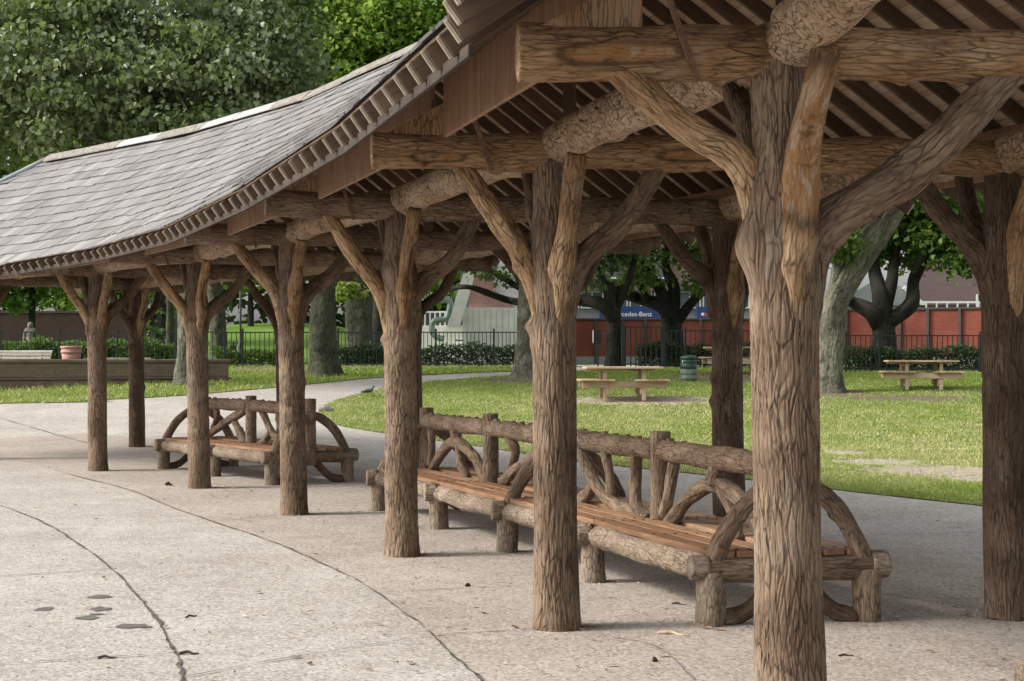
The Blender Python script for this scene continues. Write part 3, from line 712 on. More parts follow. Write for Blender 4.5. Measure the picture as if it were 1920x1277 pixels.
# ridge beam and caps
for k in range(7):
    mb = MB(); mb.bar(sec[k][1] - [0, 0, .24] - SH, (sec[k + 1][1] if k < 6 else rid_end) - [0, 0, .24] - SH, .05, .16, bev=.004); mb.build('ridge_board', M['rafter_wood'], shelter, smooth=False)
RP = [s[1] for s in sec] + [rid_end]; cum = [0]
for a, b in zip(RP[:-1], RP[1:]): cum.append(cum[-1] + np.linalg.norm(b - a))
def ridge_at(s):
    return np.array([np.interp(s, cum, [p[k] for p in RP]) for k in range(3)])
s = 0.; kcap = 0; LC = cum[-1]
PALE = [(413, 492), (240, 312)]
while s < LC - .05:
    ln = rng.uniform(1.05, 1.6); e = min(LC, s + ln)
    if LC - e < .5: e = LC
    mids = ridge_at((s + e) / 2); px = 960 + FPX * mids[0] / mids[1]
    pale = any(a <= px <= b for a, b in PALE)
    a, b = ridge_at(s), ridge_at(e - .006); u = (b - a) / np.linalg.norm(b - a); sd_ = np.cross(u, [0, 0, 1.])
    mb = MB(); pr = [(-.17, -.105), (-.10, -.035), (-.03, .018), (.03, .018), (.10, -.035), (.17, -.105)]
    th_ = .022 if not pale else .010; V = []; jig = rng.normal(0, .006, 2)
    for P_ in (a, b):
        for (x, z) in pr: V.append(P_ + sd_ * x + [0, 0, z + .052 + jig[0]] - SH)
        for (x, z) in pr: V.append(P_ + sd_ * x * .98 + [0, 0, z + .052 - th_ + jig[0]] - SH)
    Q = []
    for j in range(5):
        Q += [(j, j + 1, 12 + j + 1, 12 + j), (6 + j, 18 + j, 18 + j + 1, 6 + j + 1), (j, 6 + j, 6 + j + 1, j + 1), (12 + j, 12 + j + 1, 18 + j + 1, 18 + j)]
    Q += [(0, 12, 18, 6), (5, 11, 23, 17)]
    mb.add(V, Q, bc=np.array(V)); mb.build('ridge_cap', M['ridge_pale' if pale else 'ridge_stone'], shelter, smooth=False)
    s = e; kcap += 1
for c in (hipF, hipB):
    mb = MB(); tube(mb, [rid_end + [0, 0, .03] - SH, c + [0, 0, .03] - SH], (.05, .05), n=10, m=12, depth=0, amp=.0); mb.build('hip_flashing', M['lead_flashing'], shelter)
# eave boards, bolsters, king posts, iron straps
for k in range(1, 7):
    for side in (0, 2):
        inn = .66; zr = ZE + (ZR - ZE) * inn / (OV + 1.475)
        a = sec[k][side]; b = sec[k + 1][side]
        ia = a + (sec[k][1] - a) * np.array([1, 1, 0]) * inn / 2.875; ib = b + (sec[k + 1][1] - b) * np.array([1, 1, 0]) * inn / 2.875
        u = (ib - ia) / np.linalg.norm(ib - ia); lo, hi = 2.985, zr - .17
        mb = MB(); mb.bar(ia + u * .12 + [0, 0, (lo + hi) / 2 - ZE] - SH, ib - u * .20 + [0, 0, (lo + hi) / 2 - ZE] - SH, .028, hi - lo, bev=.004)
        if side == 0 or k < 4: mb.build('eave_board', M['eave_wood'], shelter, smooth=False)
        in2 = .56
        ja = a + (sec[k][1] - a) * np.array([1, 1, 0]) * .09 / 2.875; jb = b + (sec[k + 1][1] - b) * np.array([1, 1, 0]) * .09 / 2.875
        mb = MB(); mb.bar(ja + [0, 0, -.120] - SH, jb + [0, 0, -.120] - SH, .022, .055, up=(0, 0, 1), bev=.003)
        if side == 0: mb.build('fascia', M['fascia_wood'], shelter, smooth=False)
for i in range(1, 8):
    d3 = np.array([*Dr[i], 0]); side3 = np.array([-Dr[i][1], Dr[i][0], 0])
    for base, sg in ((F[i], -1), (Bk[i], 1)):                      # wedge bolster between beam end and roof
        c = np.array([*base, 0]) + d3 * sg * .86; V = []
        for w in (-.06, .06):
            V += [c + d3 * sg * .28 + side3 * w + [0, 0, 3.04] - SH, c - d3 * sg * .22 + side3 * w + [0, 0, 3.04] - SH, c - d3 * sg * .22 + side3 * w + [0, 0, 3.29] - SH, c + d3 * sg * .22 + side3 * w + [0, 0, 3.05] - SH]
        MB().add(V, [(0, 1, 2, 3), (7, 6, 5, 4), (0, 3, 7, 4), (1, 5, 6, 2), (2, 6, 7, 3)]).build('bolster', M['bark_tan'], shelter, smooth=False)
    m = (v2(F[i]) + v2(Bk[i])) / 2
    mb = MB(); mb.bar(P3(m, 3.05), P3(m, 4.80), .11, .11, up=(1, 0, 0), bev=.006); mb.build('king_post', M['rafter_wood'], shelter, smooth=False)
    for base, sg in ((F[i], -1), (Bk[i], 1)):
        e0 = v2(base) + Dr[i] * sg * .44; e1 = v2(base) + Dr[i] * sg * .62
        tn = tang(F, i) * .118
        mb = MB(); mb.bar(P3(e0 + tn, 2.83), P3(e1 + tn * .9, 3.36), .030, .008, up=(tn[0], tn[1], 0), bev=.002); mb.build('iron_strap', M['rust_iron'], shelter, smooth=False)

# ------------------------------------------------------------------ rustic benches
BOLT = []
def rustic_bench(name, fronts, acr, label, seed, near=True, group=None):
    global rng
    keep = rng; rng = np.random.default_rng(seed)
    fr = np.array(fronts, float); acr = np.array(acr, float); W = np.linalg.norm(acr); ac = acr / W
    root = empty(name, (*(fr[0] + acr / 2), 0)); O = np.array([*(fr[0] + acr / 2), 0]); tag(root, label, 'bench', group)
    N_ = len(fr); lin = (fr[-1] - fr[0]) / np.linalg.norm(fr[-1] - fr[0])
    ns = 52 if near else 30
    def pos(s, a, z):                                   # s in bays, a across 0..1, z height
        i = int(min(max(math.floor(s), 0), N_ - 2)); f = s - i
        xy = fr[i] * (1 - f) + fr[i + 1] * f + acr * a; return np.array([*xy, z]) - O
    def log(nm, pts, rad, mat, parent=root, n=None, kn=(), depth=.006, amp=.06, m=None, cl=.14):
        mb = MB(); tube(mb, pts, rad, n=n or ns, m=m, cw=.026, cl=cl, depth=depth, knots=kn, amp=amp, dome=.18); return mb.build(nm, M[mat], parent)
    for k in range(N_):
        for a in (0, 1):
            log('leg', [pos(k, a, -.03), pos(k, a, .33)], (.098, .092, .092), 'bark_log_pale' if a == 0 else 'bark_brown')
            e = .075 / W * (-1 if a == 0 else 1)
            log('stub', [pos(k, a + e * .4, .362), pos(k, a + e * 1.75, .362)], (.092, .086), 'bark_log_pale', m=10)
    for a in (0, 1):
        for k in range(N_ - 1):
            kn = [(rng.uniform(0, 6.28), rng.uniform(.1, 1.8), rng.uniform(.008, .016), .35, .04) for _ in range(9)]
            log('side_rail', [pos(k + .045, a, .355), pos(k + .5, a, .35 + rng.normal(0, .006)), pos(k + .955, a, .352)], (.078, .083, .079), 'bark_log_pale' if a == 0 else 'bark_brown', kn=kn, cl=.075, m=110, n=72)
    for s_ in range(N_):
        log('cross_rail', [pos(s_, -.08, .352), pos(s_, .5, .35), pos(s_, 1.08, .352)], (.086, .080, .086), 'bark_brown', kn=[(1.2, .2, .012, .4, .05)])
    # seat planks, three each side of the back
    for side in (0, 1):
        for j in range(3):
            w = .150; ctr = (.075 + j * .156) / W; a = ctr if side == 0 else 1 - ctr
            for k in range(N_ - 1):
                e0 = -.02 if k == 0 else .002; e1 = 1.02 if k == N_ - 2 else .998
                p0 = pos(k + e0, a, .446 + rng.normal(0, .0015)); p1 = pos(k + e1, a, .446 + rng.normal(0, .0015))
                mb = MB(); mb.bar(p0, p1, w - .008, .042, tint=rng.uniform(0, 1), bev=.005)
                pk = mb.build('seat_plank', M['seat_wood'], root, smooth=False)
                if near:
                    for f in (.04, .5, .96):
                        for o_ in (-.04, .04):
                            c = p0 + (p1 - p0) * f + np.array([*(ac * o_), .0215])
                            if BOLT: bo = BOLT[0].copy(); COL.objects.link(bo); bo.parent = pk; bo.location = c
                            else: bb = MB(); lathe(bb, [(.013, 0), (.013, .003), (.006, .005)], 8); BOLT.append(bb.build('bolt', M['black_metal'], pk, loc=c))
    # back posts, top rail, struts
    for k in range(N_):
        mb = MB(); tube(mb, [pos(k, .5, .25), pos(k, .5, 1.12)], (.083, .078, .078), n=ns, m=50, cw=.02, cl=.2, depth=.006, amp=.03, dome=.12); mb.build('back_post', M['bark_brown'], root)
    for k in range(N_ - 1):
        kn = [(1.57 if True else 0, x, .022, .42, .03) for x in np.arange(.12, 1.9, .21)]
        mb = MB(); P_ = [pos(k + .03, .5, .985), pos(k + .5, .5, .98), pos(k + .97, .5, .985)]
        tube(mb, P_, (.082, .086, .082), n=ns, m=80, cw=.026, cl=.12, depth=.005, amp=.05)
        rail = mb.build('top_rail', M['bark_brown'], root)
        for x in np.linspace(.09, .91, 8):
            c = pos(k + x, .5, 1.058 + rng.normal(0, .004)); kb = MB(); tube(kb, [c + [0, 0, -.03], c + [0, 0, .008]], (.036, .030), n=14, m=5, depth=.0, amp=.05, dome=.5); kb.build('knot', M['bark_brown'], rail)
        pat = (k + seed) % 3; S = lambda u, h: pos(k + u, .5 + rng.normal(0, .02), h)
        if pat == 0:
            st = [([S(.08, .93), S(.35, .78), S(.62, .62), S(.86, .47)], (.062, .060, .055, .055)), ([S(.10, .44), S(.22, .60), S(.34, .76), S(.38, .80)], (.066, .056, .05, .04)), ([S(.70, .93), S(.66, .80), S(.70, .60)], (.05, .044, .044))]
        elif pat == 1:
            st = [([S(.12, .43), S(.25, .66), S(.50, .80), S(.74, .68), S(.92, .44)], (.06, .056, .06, .056, .056)), ([S(.5, .93), S(.5, .80)], (.056, .06)), ([S(.45, .78), S(.42, .60), S(.38, .44)], (.05, .046, .05)), ([S(.90, .93), S(.89, .75), S(.95, .5)], (.048, .044, .046))]
        else:
            st = [([S(.12, .44), S(.19, .52), S(.24, .72), S(.22, .93)], (.058, .05, .048, .046)), ([S(.13, .45), S(.40, .50), S(.62, .62), S(.84, .93)], (.058, .056, .05, .05)), ([S(.64, .64), S(.74, .52), S(.85, .43)], (.05, .052, .058)), ([S(.52, .93), S(.50, .75), S(.50, .57)], (.045, .04, .04))]
        for pts, rad in st:
            kn = [(rng.uniform(0, 6.28), rng.uniform(.1, .5), .016, .5, .03) for _ in range(2)]
            log('strut', pts, rad, 'bark_brown', kn=kn, amp=.09, m=30, n=34)
    # arched arms at the ends and every second bay; raking feet at the ends
    for k in range(0, N_, 2):
        for a in (0, 1):
            q = lambda f: (.5 * (1 - f) + f * (.02 if a == 0 else .98))
            log('arm', [pos(k, q(.03), .90), pos(k, q(.30), .86), pos(k, q(.66), .71), pos(k, q(.90), .52), pos(k, q(1.0), .38)], (.056, .058, .060, .060, .068), 'bark_brown',
                kn=[(rng.uniform(0, 6.28), .38, .018, .5, .035)], amp=.07, m=46)
    for k in (0, N_ - 1):
        for a in (0, 1):
            q = lambda f: (.5 * (1 - f) + f * (.08 if a == 0 else .92))
            log('brace', [pos(k, q(.1), .31), pos(k, q(.35), .2), pos(k, q(.65), .08), pos(k, q(1.0), .03)], (.05, .05, .055, .06), 'bark_dark', m=24, n=28)
    rng = keep; return root
b1 = [(1.25, 10.09), (.61, 12.0), (-.04, 13.82), (-.72, 15.65), (-1.45, 17.5)]
GB = 'double sided rustic log benches'
rustic_bench('rustic_bench', b1, (1.02, .17), 'longest rustic log bench with orange plank seats between the near columns', 4, True, GB)
rustic_bench('rustic_bench', [(-3.14, 20.93), (-4.17, 22.45), (-5.2, 23.92)], (.93, .56), 'shorter rustic log bench standing farther back behind two columns', 5, True, GB)
rustic_bench('rustic_bench', [(2.24, 6.62), (2.72, 4.8), (3.2, 2.98)][::-1], (1.03, .2), 'rustic bench mostly cut off at the bottom right corner of the picture', 6, True, GB)

# ------------------------------------------------------------------ litter on the paving
def litter():
    n = 1700; mb = MB(); Y = rng.uniform(6.3, 22, n); X = rng.uniform(-1, 1, n) * Y * .33
    bases = np.array([F[i] for i in range(1, 6)] + [Bk[i] for i in range(1, 4)] + b1 + [(x + 1.02, y + .17) for x, y in b1]); kq = rng.uniform(0, 1, n) < .3
    pick = bases[rng.integers(0, len(bases), n)]; aa = rng.uniform(0, 6.28, n); rd = .13 + np.abs(rng.normal(0, .16, n)); X = np.where(kq, pick[:, 0] + rd * np.cos(aa), X); Y = np.where(kq, pick[:, 1] + rd * np.sin(aa), Y)
    k = ~inside(LAWN, X, Y); X, Y = X[k], Y[k]; n = len(X)
    a = rng.uniform(0, 6.28, n); L = rng.uniform(.006, .020, n) * (1 + 1.1 * (rng.uniform(0, 1, n) < .25)); w = L * rng.uniform(.2, .7, n); z = elev(Y) + .011
    u = np.stack([np.cos(a), np.sin(a)], -1); s = np.stack([-np.sin(a), np.cos(a)], -1)
    base = np.stack([X, Y], -1)
    A = np.concatenate([base - u * L[:, None], z[:, None]], 1); C = np.concatenate([base + u * L[:, None], (z + rng.uniform(0, .012, n))[:, None]], 1)
    B_ = np.concatenate([base + s * w[:, None], (z + rng.uniform(-.002, .008, n))[:, None]], 1); D = np.concatenate([base - s * w[:, None], (z + rng.uniform(-.002, .01, n))[:, None]], 1)
    V = np.stack([A, B_, C, D], 1).reshape(-1, 3)
    o = mb.add(V, np.arange(4 * n).reshape(-1, 4), tint=np.repeat(rng.uniform(0, 1, n), 4)).build('leaf_litter', M['litter'], smooth=False)
    tag(o, 'tiny dry leaf scraps and bark chips scattered over the paving', 'leaf litter', kind='stuff')
litter()
def twig(px, py, L, r, ang, mat, label, bend=.15):
    c = gnd(px, py); o3 = np.array([0, 0, r * .8]); u = np.array([math.cos(ang), math.sin(ang), 0]); s = np.array([-u[1], u[0], 0])
    mb = MB(); tube(mb, [o3 - u * L / 2, o3 - u * L * .1 + s * L * bend * .6 + [0, 0, r], o3 + u * L * .2 - s * L * bend * .3, o3 + u * L / 2], (r, r, r * .8, r * .5), n=10, m=16, depth=.0, amp=.15)
    o = mb.build('twig', M[mat], loc=(*c, float(elev(c[1])))); tag(o, label, 'twig')
twig(1262, 1191, .20, .010, -.35, 'pale_twig', 'pale broken stick on the paving right of the second nearest front column')
twig(1272, 1134, .10, .007, -.5, 'dark_twig', 'short dark twig on the paving left of the bench near front leg')
twig(360, 1157, .09, .006, .9, 'dark_twig', 'curled dark twig lying between the two long curved joints')
twig(356, 1227, .11, .008, .05, 'dark_twig', 'straight brown stick touching the widest curved pavement joint')
twig(1228, 1241, .05, .012, 1.2, 'dark_twig', 'small dark stub of wood near the bottom of the nearest column')
twig(878, 1100, .05, .011, 1.0, 'dark_twig', 'dark crumb of bark on the paving between the two middle front columns')
twig(317, 911, .08, .02, .2, 'dark_twig', 'dark lump on the paving left of the fifth front column')
twig(202, 1234, .10, .007, .1, 'dark_twig', 'short black stick lying across the lower left pavement joint')
twig(1585, 1231, .09, .006, .2, 'dark_twig', 'thin brown twig on the paving right of the nearest column')
# ------------------------------------------------------------------ leaves, trees, hedges
LEAF = np.array([(0, 0), (.34, .10), (.50, .42), (.26, .50), (.30, .80), (0, 1.0), (-.30, .80), (-.26, .50), (-.50, .42), (-.34, .10)])
OVAL = np.array([(0, 0), (.28, .25), (.30, .6), (0, 1.), (-.30, .6), (-.28, .25)])
def leaves(mb, C, size, tint, droop=.55, shape=LEAF, r=None):
    r = r or rng; n = len(C); k = len(shape)
    az = r.uniform(0, 6.28, n); el = r.normal(-droop, .45, n); roll = r.normal(0, .6, n)
    d = np.stack([np.cos(az) * np.cos(el), np.sin(az) * np.cos(el), np.sin(el)], -1)
    s = np.stack([-np.sin(az), np.cos(az), 0 * az], -1); nn = np.cross(d, s)
    s2 = s * np.cos(roll)[:, None] + nn * np.sin(roll)[:, None]; n2 = np.cross(d, s2)
    sz = size * r.uniform(.6, 1.3, n)
    fold = np.abs(shape[:, 0]) * .35
    V = C[:, None, :] + sz[:, None, None] * (shape[None, :, :1] * s2[:, None, :] + shape[None, :, 1:] * d[:, None, :] + fold[None, :, None] * n2[:, None, :])
    mb.add(V.reshape(-1, 3), polys=np.arange(n * k).reshape(n, k), tint=np.repeat(np.clip(tint, 0, 1), k))
def clusters(ells, per, sig, r):
    out = []; tn = []
    for (c, rad, ncl) in ells:
        u = r.normal(0, 1, (ncl, 3)); u /= np.linalg.norm(u, axis=1)[:, None]
        u *= (r.uniform(.18, 1, (ncl, 1)) ** .45)
        cc = np.asarray(c) + u * np.asarray(rad)
        t0 = .45 + .27 * r.normal(0, 1, ncl)
        p = np.repeat(cc, per, 0) + r.normal(0, 1, (ncl * per, 3)) * sig * np.array([1, 1, .5])
        out.append(p); tn.append(np.repeat(t0, per) + r.normal(0, .14, ncl * per))
    return np.vstack(out), np.concatenate(tn)
def tree(name, px, Y, label, r0, trunk, limbs, ells, lsize, lmat, bmat, per=26, sig=.32, seed=1, group=None, droop=.55, ndet=64, bough=3):
    """trunk: list of (dx, z[, dy]) from the base; limbs: lists of (dx, dy, z, r); ells: crown lumps relative to the base"""
    r = np.random.default_rng(seed); X = at(px, Y); z0 = float(elev(Y)) - .05
    root = empty(name, (X, Y, z0)); tag(root, label, 'tree', group)
    mb = MB(); pts = [(p[0], p[2] if len(p) > 2 else 0, p[1]) for p in trunk]
    m_ = max(40, int(trunk[-1][1] / .045)); rr = np.interp(np.linspace(0, 1, 30), [0, .04, .14, .5, 1], [r0 * 1.5, r0 * 1.2, r0, r0 * .86, r0 * .6])
    tube(mb, pts, rr, n=ndet, m=m_, cw=.06, cl=.42, depth=.030, amp=.09, ew=.3, seed=seed,
         knots=[(r.uniform(0, 6.28), r.uniform(.3, trunk[-1][1] * .8), r0 * .12, .4, .12) for _ in range(5)])
    tr = mb.build('trunk', M[bmat], root)
    for lb in limbs:
        lm = MB(); tube(lm, [(a, b, c) for a, b, c, _ in lb], [q[3] for q in lb], n=16, m=26, cw=.06, cl=.25, depth=.012, amp=.10, seed=int(r.integers(9999))); lm.build('limb', M[bmat], tr)
    # inner boughs that reach the crown lumps
    bg_ = MB(); top = np.array([pts[-1][0], pts[-1][1], pts[-1][2]])
    for (c, rad, ncl) in ells:
        for _ in range(bough):
            u = r.normal(0, 1, 3); u /= np.linalg.norm(u); e = np.asarray(c) + u * np.asarray(rad) * .8
            s_ = top + np.array([0, 0, -.1 * top[2] * r.uniform(0, 1.5)]); mid = (s_ + e) / 2 + r.normal(0, .25, 3)
            tube(bg_, [s_, mid, e], (r0 * .28, r0 * .15, r0 * .05), n=7, m=14, depth=0, amp=.1, seed=int(r.integers(9999)))
    if bough: bg_.build('boughs', M[bmat], tr)
    C, tn = clusters(ells, per, sig, r); cm = MB(); leaves(cm, C, lsize, tn, droop, LEAF, r)
    cm.build('crown', M[lmat], root, smooth=False); return root
GT = 'park trees'
t = tree('maple_tree', 350, 41.5, 'broad maple with silvery green leaves filling the upper left above the roof', .26, [(0, 0), (.02, 2.2), (-.05, 4.2), (-.3, 6.5, .2)],
     [[(-.1, 0, 3.6, .18), (-1.2, -.5, 5.2, .13), (-3.0, -.8, 7.0, .06)], [(0, 0, 4.2, .17), (1.2, -.3, 6.0, .11), (2.0, -.2, 8.5, .05)]],
     [((-3.2, -1.0, 8.1), (3.0, 2.2, 2.6), 210), ((.4, -1.2, 7.4), (2.4, 2.0, 2.5), 170), ((-1.4, 0, 10.4), (3.4, 2.6, 2.0), 130), ((2.2, -.2, 8.6), (1.4, 1.7, 1.8), 55), ((-5.4, .3, 8.6), (1.8, 1.8, 3.0), 80)],
     .15, 'leaf_silver', 'tree_bark_grey', 62, .30, 11, GT, .75, bough=7)
tree('maple_tree', 605, 45, 'dark green tree whose thick ridged trunk stands between the third and fourth front columns', .42, [(.05, 0), (0, 1.2), (.02, 3.2), (.1, 6.5, .1)],
     [[(0, 0, 3.4, .22), (.9, .2, 5.0, .15), (2.2, .3, 7.5, .07)], [(0, 0, 4.0, .2), (-1.5, -.4, 6.0, .14), (-2.8, -.4, 8.5, .06)]],
     [((-2.2, -.5, 8.4), (1.9, 2.0, 2.4), 230), ((-1.8, 0, 10.6), (1.9, 2.0, 1.8), 130), ((-3.0, .8, 6.4), (1.5, 1.5, 1.3), 90), ((-.4, .6, 6.6), (1.3, 1.2, 1.0), 50)], .16, 'leaf_dark', 'tree_bark_green', 36, .32, 12, GT)
t = tree('lime_tree', 672, 58, 'bright yellow green tree behind the roof ridge with pale mossy trunk past the fence', .50, [(0, 0), (.05, 2.5), (0, 5), (.4, 8)],
     [[(0, 0, 4, .3), (1.4, 0, 7, .2), (2.4, -.4, 10.5, .1)], [(0, 0, 3.2, .22), (-1.3, 0, 5.5, .16), (-2.6, 0, 8, .08)]],
     [((.4, -1.4, 11.4), (2.8, 2.0, 2.5), 330), ((2.6, -1.2, 10.2), (2.0, 1.8, 2.2), 200), ((-1.6, -.6, 12.6), (2.4, 2, 2.0), 170), ((-3.2, 0, 9.6), (1.6, 1.6, 1.6), 90), ((3.6, -.4, 13.2), (1.9, 1.6, 1.9), 150), ((4.6, -.2, 11.6), (1.4, 1.4, 1.5), 80)], .19, 'leaf_bright', 'tree_bark_green', 36, .36, 13, GT, bough=5)
for q_, (c_, r_c, k_n) in enumerate([((-.6, -2.5, 2.5), (.42, .4, .33), 16), ((.25, -2.2, 4.3), (.5, .5, .3), 12), ((2.9, -1.5, 3.5), (.5, .5, .3), 14)]):
    C, tn = clusters([(c_, r_c, k_n)], 16, .16, np.random.default_rng(3 + q_)); mb = MB(); leaves(mb, C + [.7, -2, 0], .17, tn, .6); mb.build('leaf_spray', M['leaf_yellow'], t, smooth=False)
tree('lime_tree', 712, 61, 'dark narrow trunk close behind the mossy lime trunk past the fence', .40, [(0, 0), (.1, 3), (.1, 7)], [], [((.3, 0, 9.6), (2.2, 2, 2.3), 120)], .24, 'leaf_mid', 'tree_bark_dark', 22, .36, 14, GT)
tree('maple_tree', 988, 44, 'grey trunked tree on the lawn edge behind the second nearest front column', .33, [(-.05, 0), (0, 1.2), (.08, 3), (.0, 5.5)],
     [[(.05, 0, 3.0, .2), (-.7, .2, 4.6, .12), (-1.8, .2, 6.5, .06)]], [((-.4, 0, 7.8), (2.6, 2.4, 2.2), 130)], .2, 'leaf_mid', 'tree_bark_grey', 22, .34, 15, GT)
px_ = lambda x, y, x0, Y, dy=0: ((x - x0) / FPX * Y, dy, hz(y, Y) - float(elev(Y)) + .05)
def limbpx(x0, Y, pts, r1, r2):
    n_ = len(pts); return [(*px_(x, y, x0, Y, .25 * k * (-1) ** k), r1 + (r2 - r1) * k / (n_ - 1)) for k, (x, y) in enumerate(pts)]
tree('chestnut_tree', 1150, 50.8, 'dark low branched tree left of the blue sign with limbs reaching left', .27, [(0, 0), (.03, 1.0), (0, 1.9), (-.05, 2.6)],
     [limbpx(1150, 50.8, [(1150, 600), (1128, 572), (1085, 562), (1010, 572), (950, 560), (880, 541), (826, 543)], .24, .06), limbpx(1150, 50.8, [(1148, 590), (1140, 545), (1120, 500), (1100, 440)], .2, .08),
      limbpx(1150, 50.8, [(1040, 568), (985, 545), (930, 512), (870, 478)], .15, .06), limbpx(1150, 50.8, [(1010, 566), (975, 530), (950, 470)], .12, .06), limbpx(1150, 50.8, [(1155, 580), (1180, 520), (1200, 450)], .15, .07)],
     [((-1.5, 0, 5.0), (3.2, 2, 1.2), 100), ((-.4, 0, 3.9), (1.5, 1.0, .8), 48), ((.8, 0, 5.4), (2, 2, 1.6), 90), ((-4.6, 0, 3.25), (.9, .6, .35), 9), ((-3.4, 0, 2.95), (.8, .5, .2), 6), ((-.9, -.4, 2.75), (.5, .4, .22), 5)], .17, 'leaf_dark', 'tree_bark_dark', 20, .24, 16, GT, bough=0)
tree('chestnut_tree', 1262, 53.2, 'dark spreading tree right of the blue sign behind the tall railing', .36, [(0, 0), (0, 1.0), (-.05, 1.8), (-.1, 2.5)],
     [limbpx(1262, 53.2, [(1260, 605), (1240, 575), (1195, 557), (1140, 540), (1090, 520)], .30, .1), limbpx(1262, 53.2, [(1258, 590), (1238, 545), (1212, 500), (1190, 440)], .24, .1),
      limbpx(1262, 53.2, [(1265, 590), (1262, 540), (1250, 490), (1258, 430)], .24, .1), limbpx(1262, 53.2, [(1272, 600), (1300, 562), (1340, 535), (1400, 500)], .2, .08), limbpx(1262, 53.2, [(1215, 565), (1195, 530), (1150, 490)], .14, .06)],
     [((-1.2, 0, 4.2), (1.6, 1.4, .9), 60), ((.9, 0, 4.1), (1.5, 1.2, .9), 60), ((0, 0, 5.7), (3.2, 2.2, 1.3), 110), ((1.4, .5, 3.2), (.6, .6, .4), 10), ((-1.25, -.6, 2.95), (.8, .4, .42), 16), ((.75, -.5, 2.8), (.4, .4, .4), 8)], .17, 'leaf_mid', 'tree_bark_dark', 20, .25, 17, GT, bough=0)
t = tree('sycamore_tree', 1556, 39.5, 'pale barked tree leaning right on the lawn beside the nearest column', .34, [(0, 0), (.0, .9), (.10, 2.1), (.35, 2.8), (1.25, 4.4), (2.3, 6.4)],
     [[(.18, 0, 2.3, .27), (.75, .15, 3.1, .24), (1.55, .2, 4.25, .2), (2.8, .3, 6.2, .1)], [(.02, -.05, 2.3, .15), (.12, -.1, 3.0, .12), (.30, -.1, 3.7, .09)]],
     [((.0, -.6, 3.75), (.55, .5, .45), 26), ((-.1, -.3, 4.9), (1.2, .9, .8), 60), ((2.2, 0, 6.6), (2.6, 2.2, 1.6), 150), ((.5, -.2, 6.0), (1.6, 1.4, 1), 60)], .15, 'leaf_mid', 'tree_bark_grey', 22, .22, 18, GT)
tree('chestnut_tree', 1657, 50, 'dark trunked tree with forked limbs behind the right hand picnic table', .40, [(0, 0), (0, 1.1), (-.02, 1.9), (0, 2.4)],
     [limbpx(1657, 50, [(1650, 610), (1628, 585), (1600, 562), (1560, 548)], .3, .12), limbpx(1657, 50, [(1655, 600), (1648, 550), (1645, 490), (1655, 400)], .3, .14), limbpx(1657, 50, [(1660, 590), (1668, 530), (1688, 470), (1696, 390)], .22, .11),
      limbpx(1657, 50, [(1665, 605), (1705, 570), (1722, 520), (1742, 440), (1748, 380)], .26, .12)],
     [((2.0, -.4, 4.6), (1.6, 1.2, 1.0), 130), ((2.6, -.6, 3.5), (1.1, .9, .6), 60), ((3.4, -.4, 4.4), (1.0, .9, .9), 50), ((1.0, .8, 3.9), (1.0, .6, .7), 40), ((-.5, .8, 4.0), (1.0, .6, .7), 34), ((.2, .4, 5.0), (1.5, 1.2, 1.0), 60), ((1.2, 0, 6.2), (3, 2.4, 1.3), 120), ((-1.5, .5, 4.6), (1.1, 1, .9), 40)], .17, 'leaf_mid', 'tree_bark_dark', 22, .25, 19, GT, bough=0)
tree('maple_tree', 402, 56, 'dark leaning trunk past the railing beside the grassy slope', .30, [(.2, 0), (.1, 2), (-.2, 4), (-.4, 7)], [], [((-.6, 0, 8.6), (2.6, 2, 2.4), 130), ((1.5, 0, 6.4), (1.6, 1.5, 1.0), 50)], .22, 'leaf_dark', 'tree_bark_green', 22, .36, 20, GT)
tree('yew_tree', 300, 70, 'dark ivy covered trunk in front of the shaded far wall', .5, [(0, 0), (.1, 3), (0, 6)], [], [((0, 0, 1.6), (.55, .5, 1.8), 50), ((0, 0, 6), (2.5, 2, 2.6), 110)], .22, 'leaf_dark', 'tree_bark_dark', 22, .3, 21, GT)
tree('plane_tree', 318, 63, 'slim grey green trunk behind the bright hedge', .17, [(0, 0), (.03, 3), (.1, 6)], [], [((0, 0, 4.6), (1.6, 1.2, .8), 36), ((.2, 0, 7), (2, 2, 1.6), 70)], .2, 'leaf_bright', 'tree_bark_green', 22, .3, 22, GT)
tree('holly_tree', 60, 76, 'rounded green tree behind the shaded far wall at the left edge', .2, [(0, 0), (0, 2), (0, 4)], [], [((-1.2, 0, 4.4), (3.4, 1.6, 1.9), 170)], .26, 'leaf_mid', 'tree_bark_dark', 22, .36, 23, GT)
tree('copper_tree', 470, 80, 'small reddish green tree at the top of the grassy slope', .18, [(0, 1.4), (0, 2.5), (0, 4)], [], [((-.2, 0, 5.0), (2.4, 1.5, 1.5), 110)], .22, 'leaf_yellow', 'tree_bark_dark', 20, .36, 24, GT)
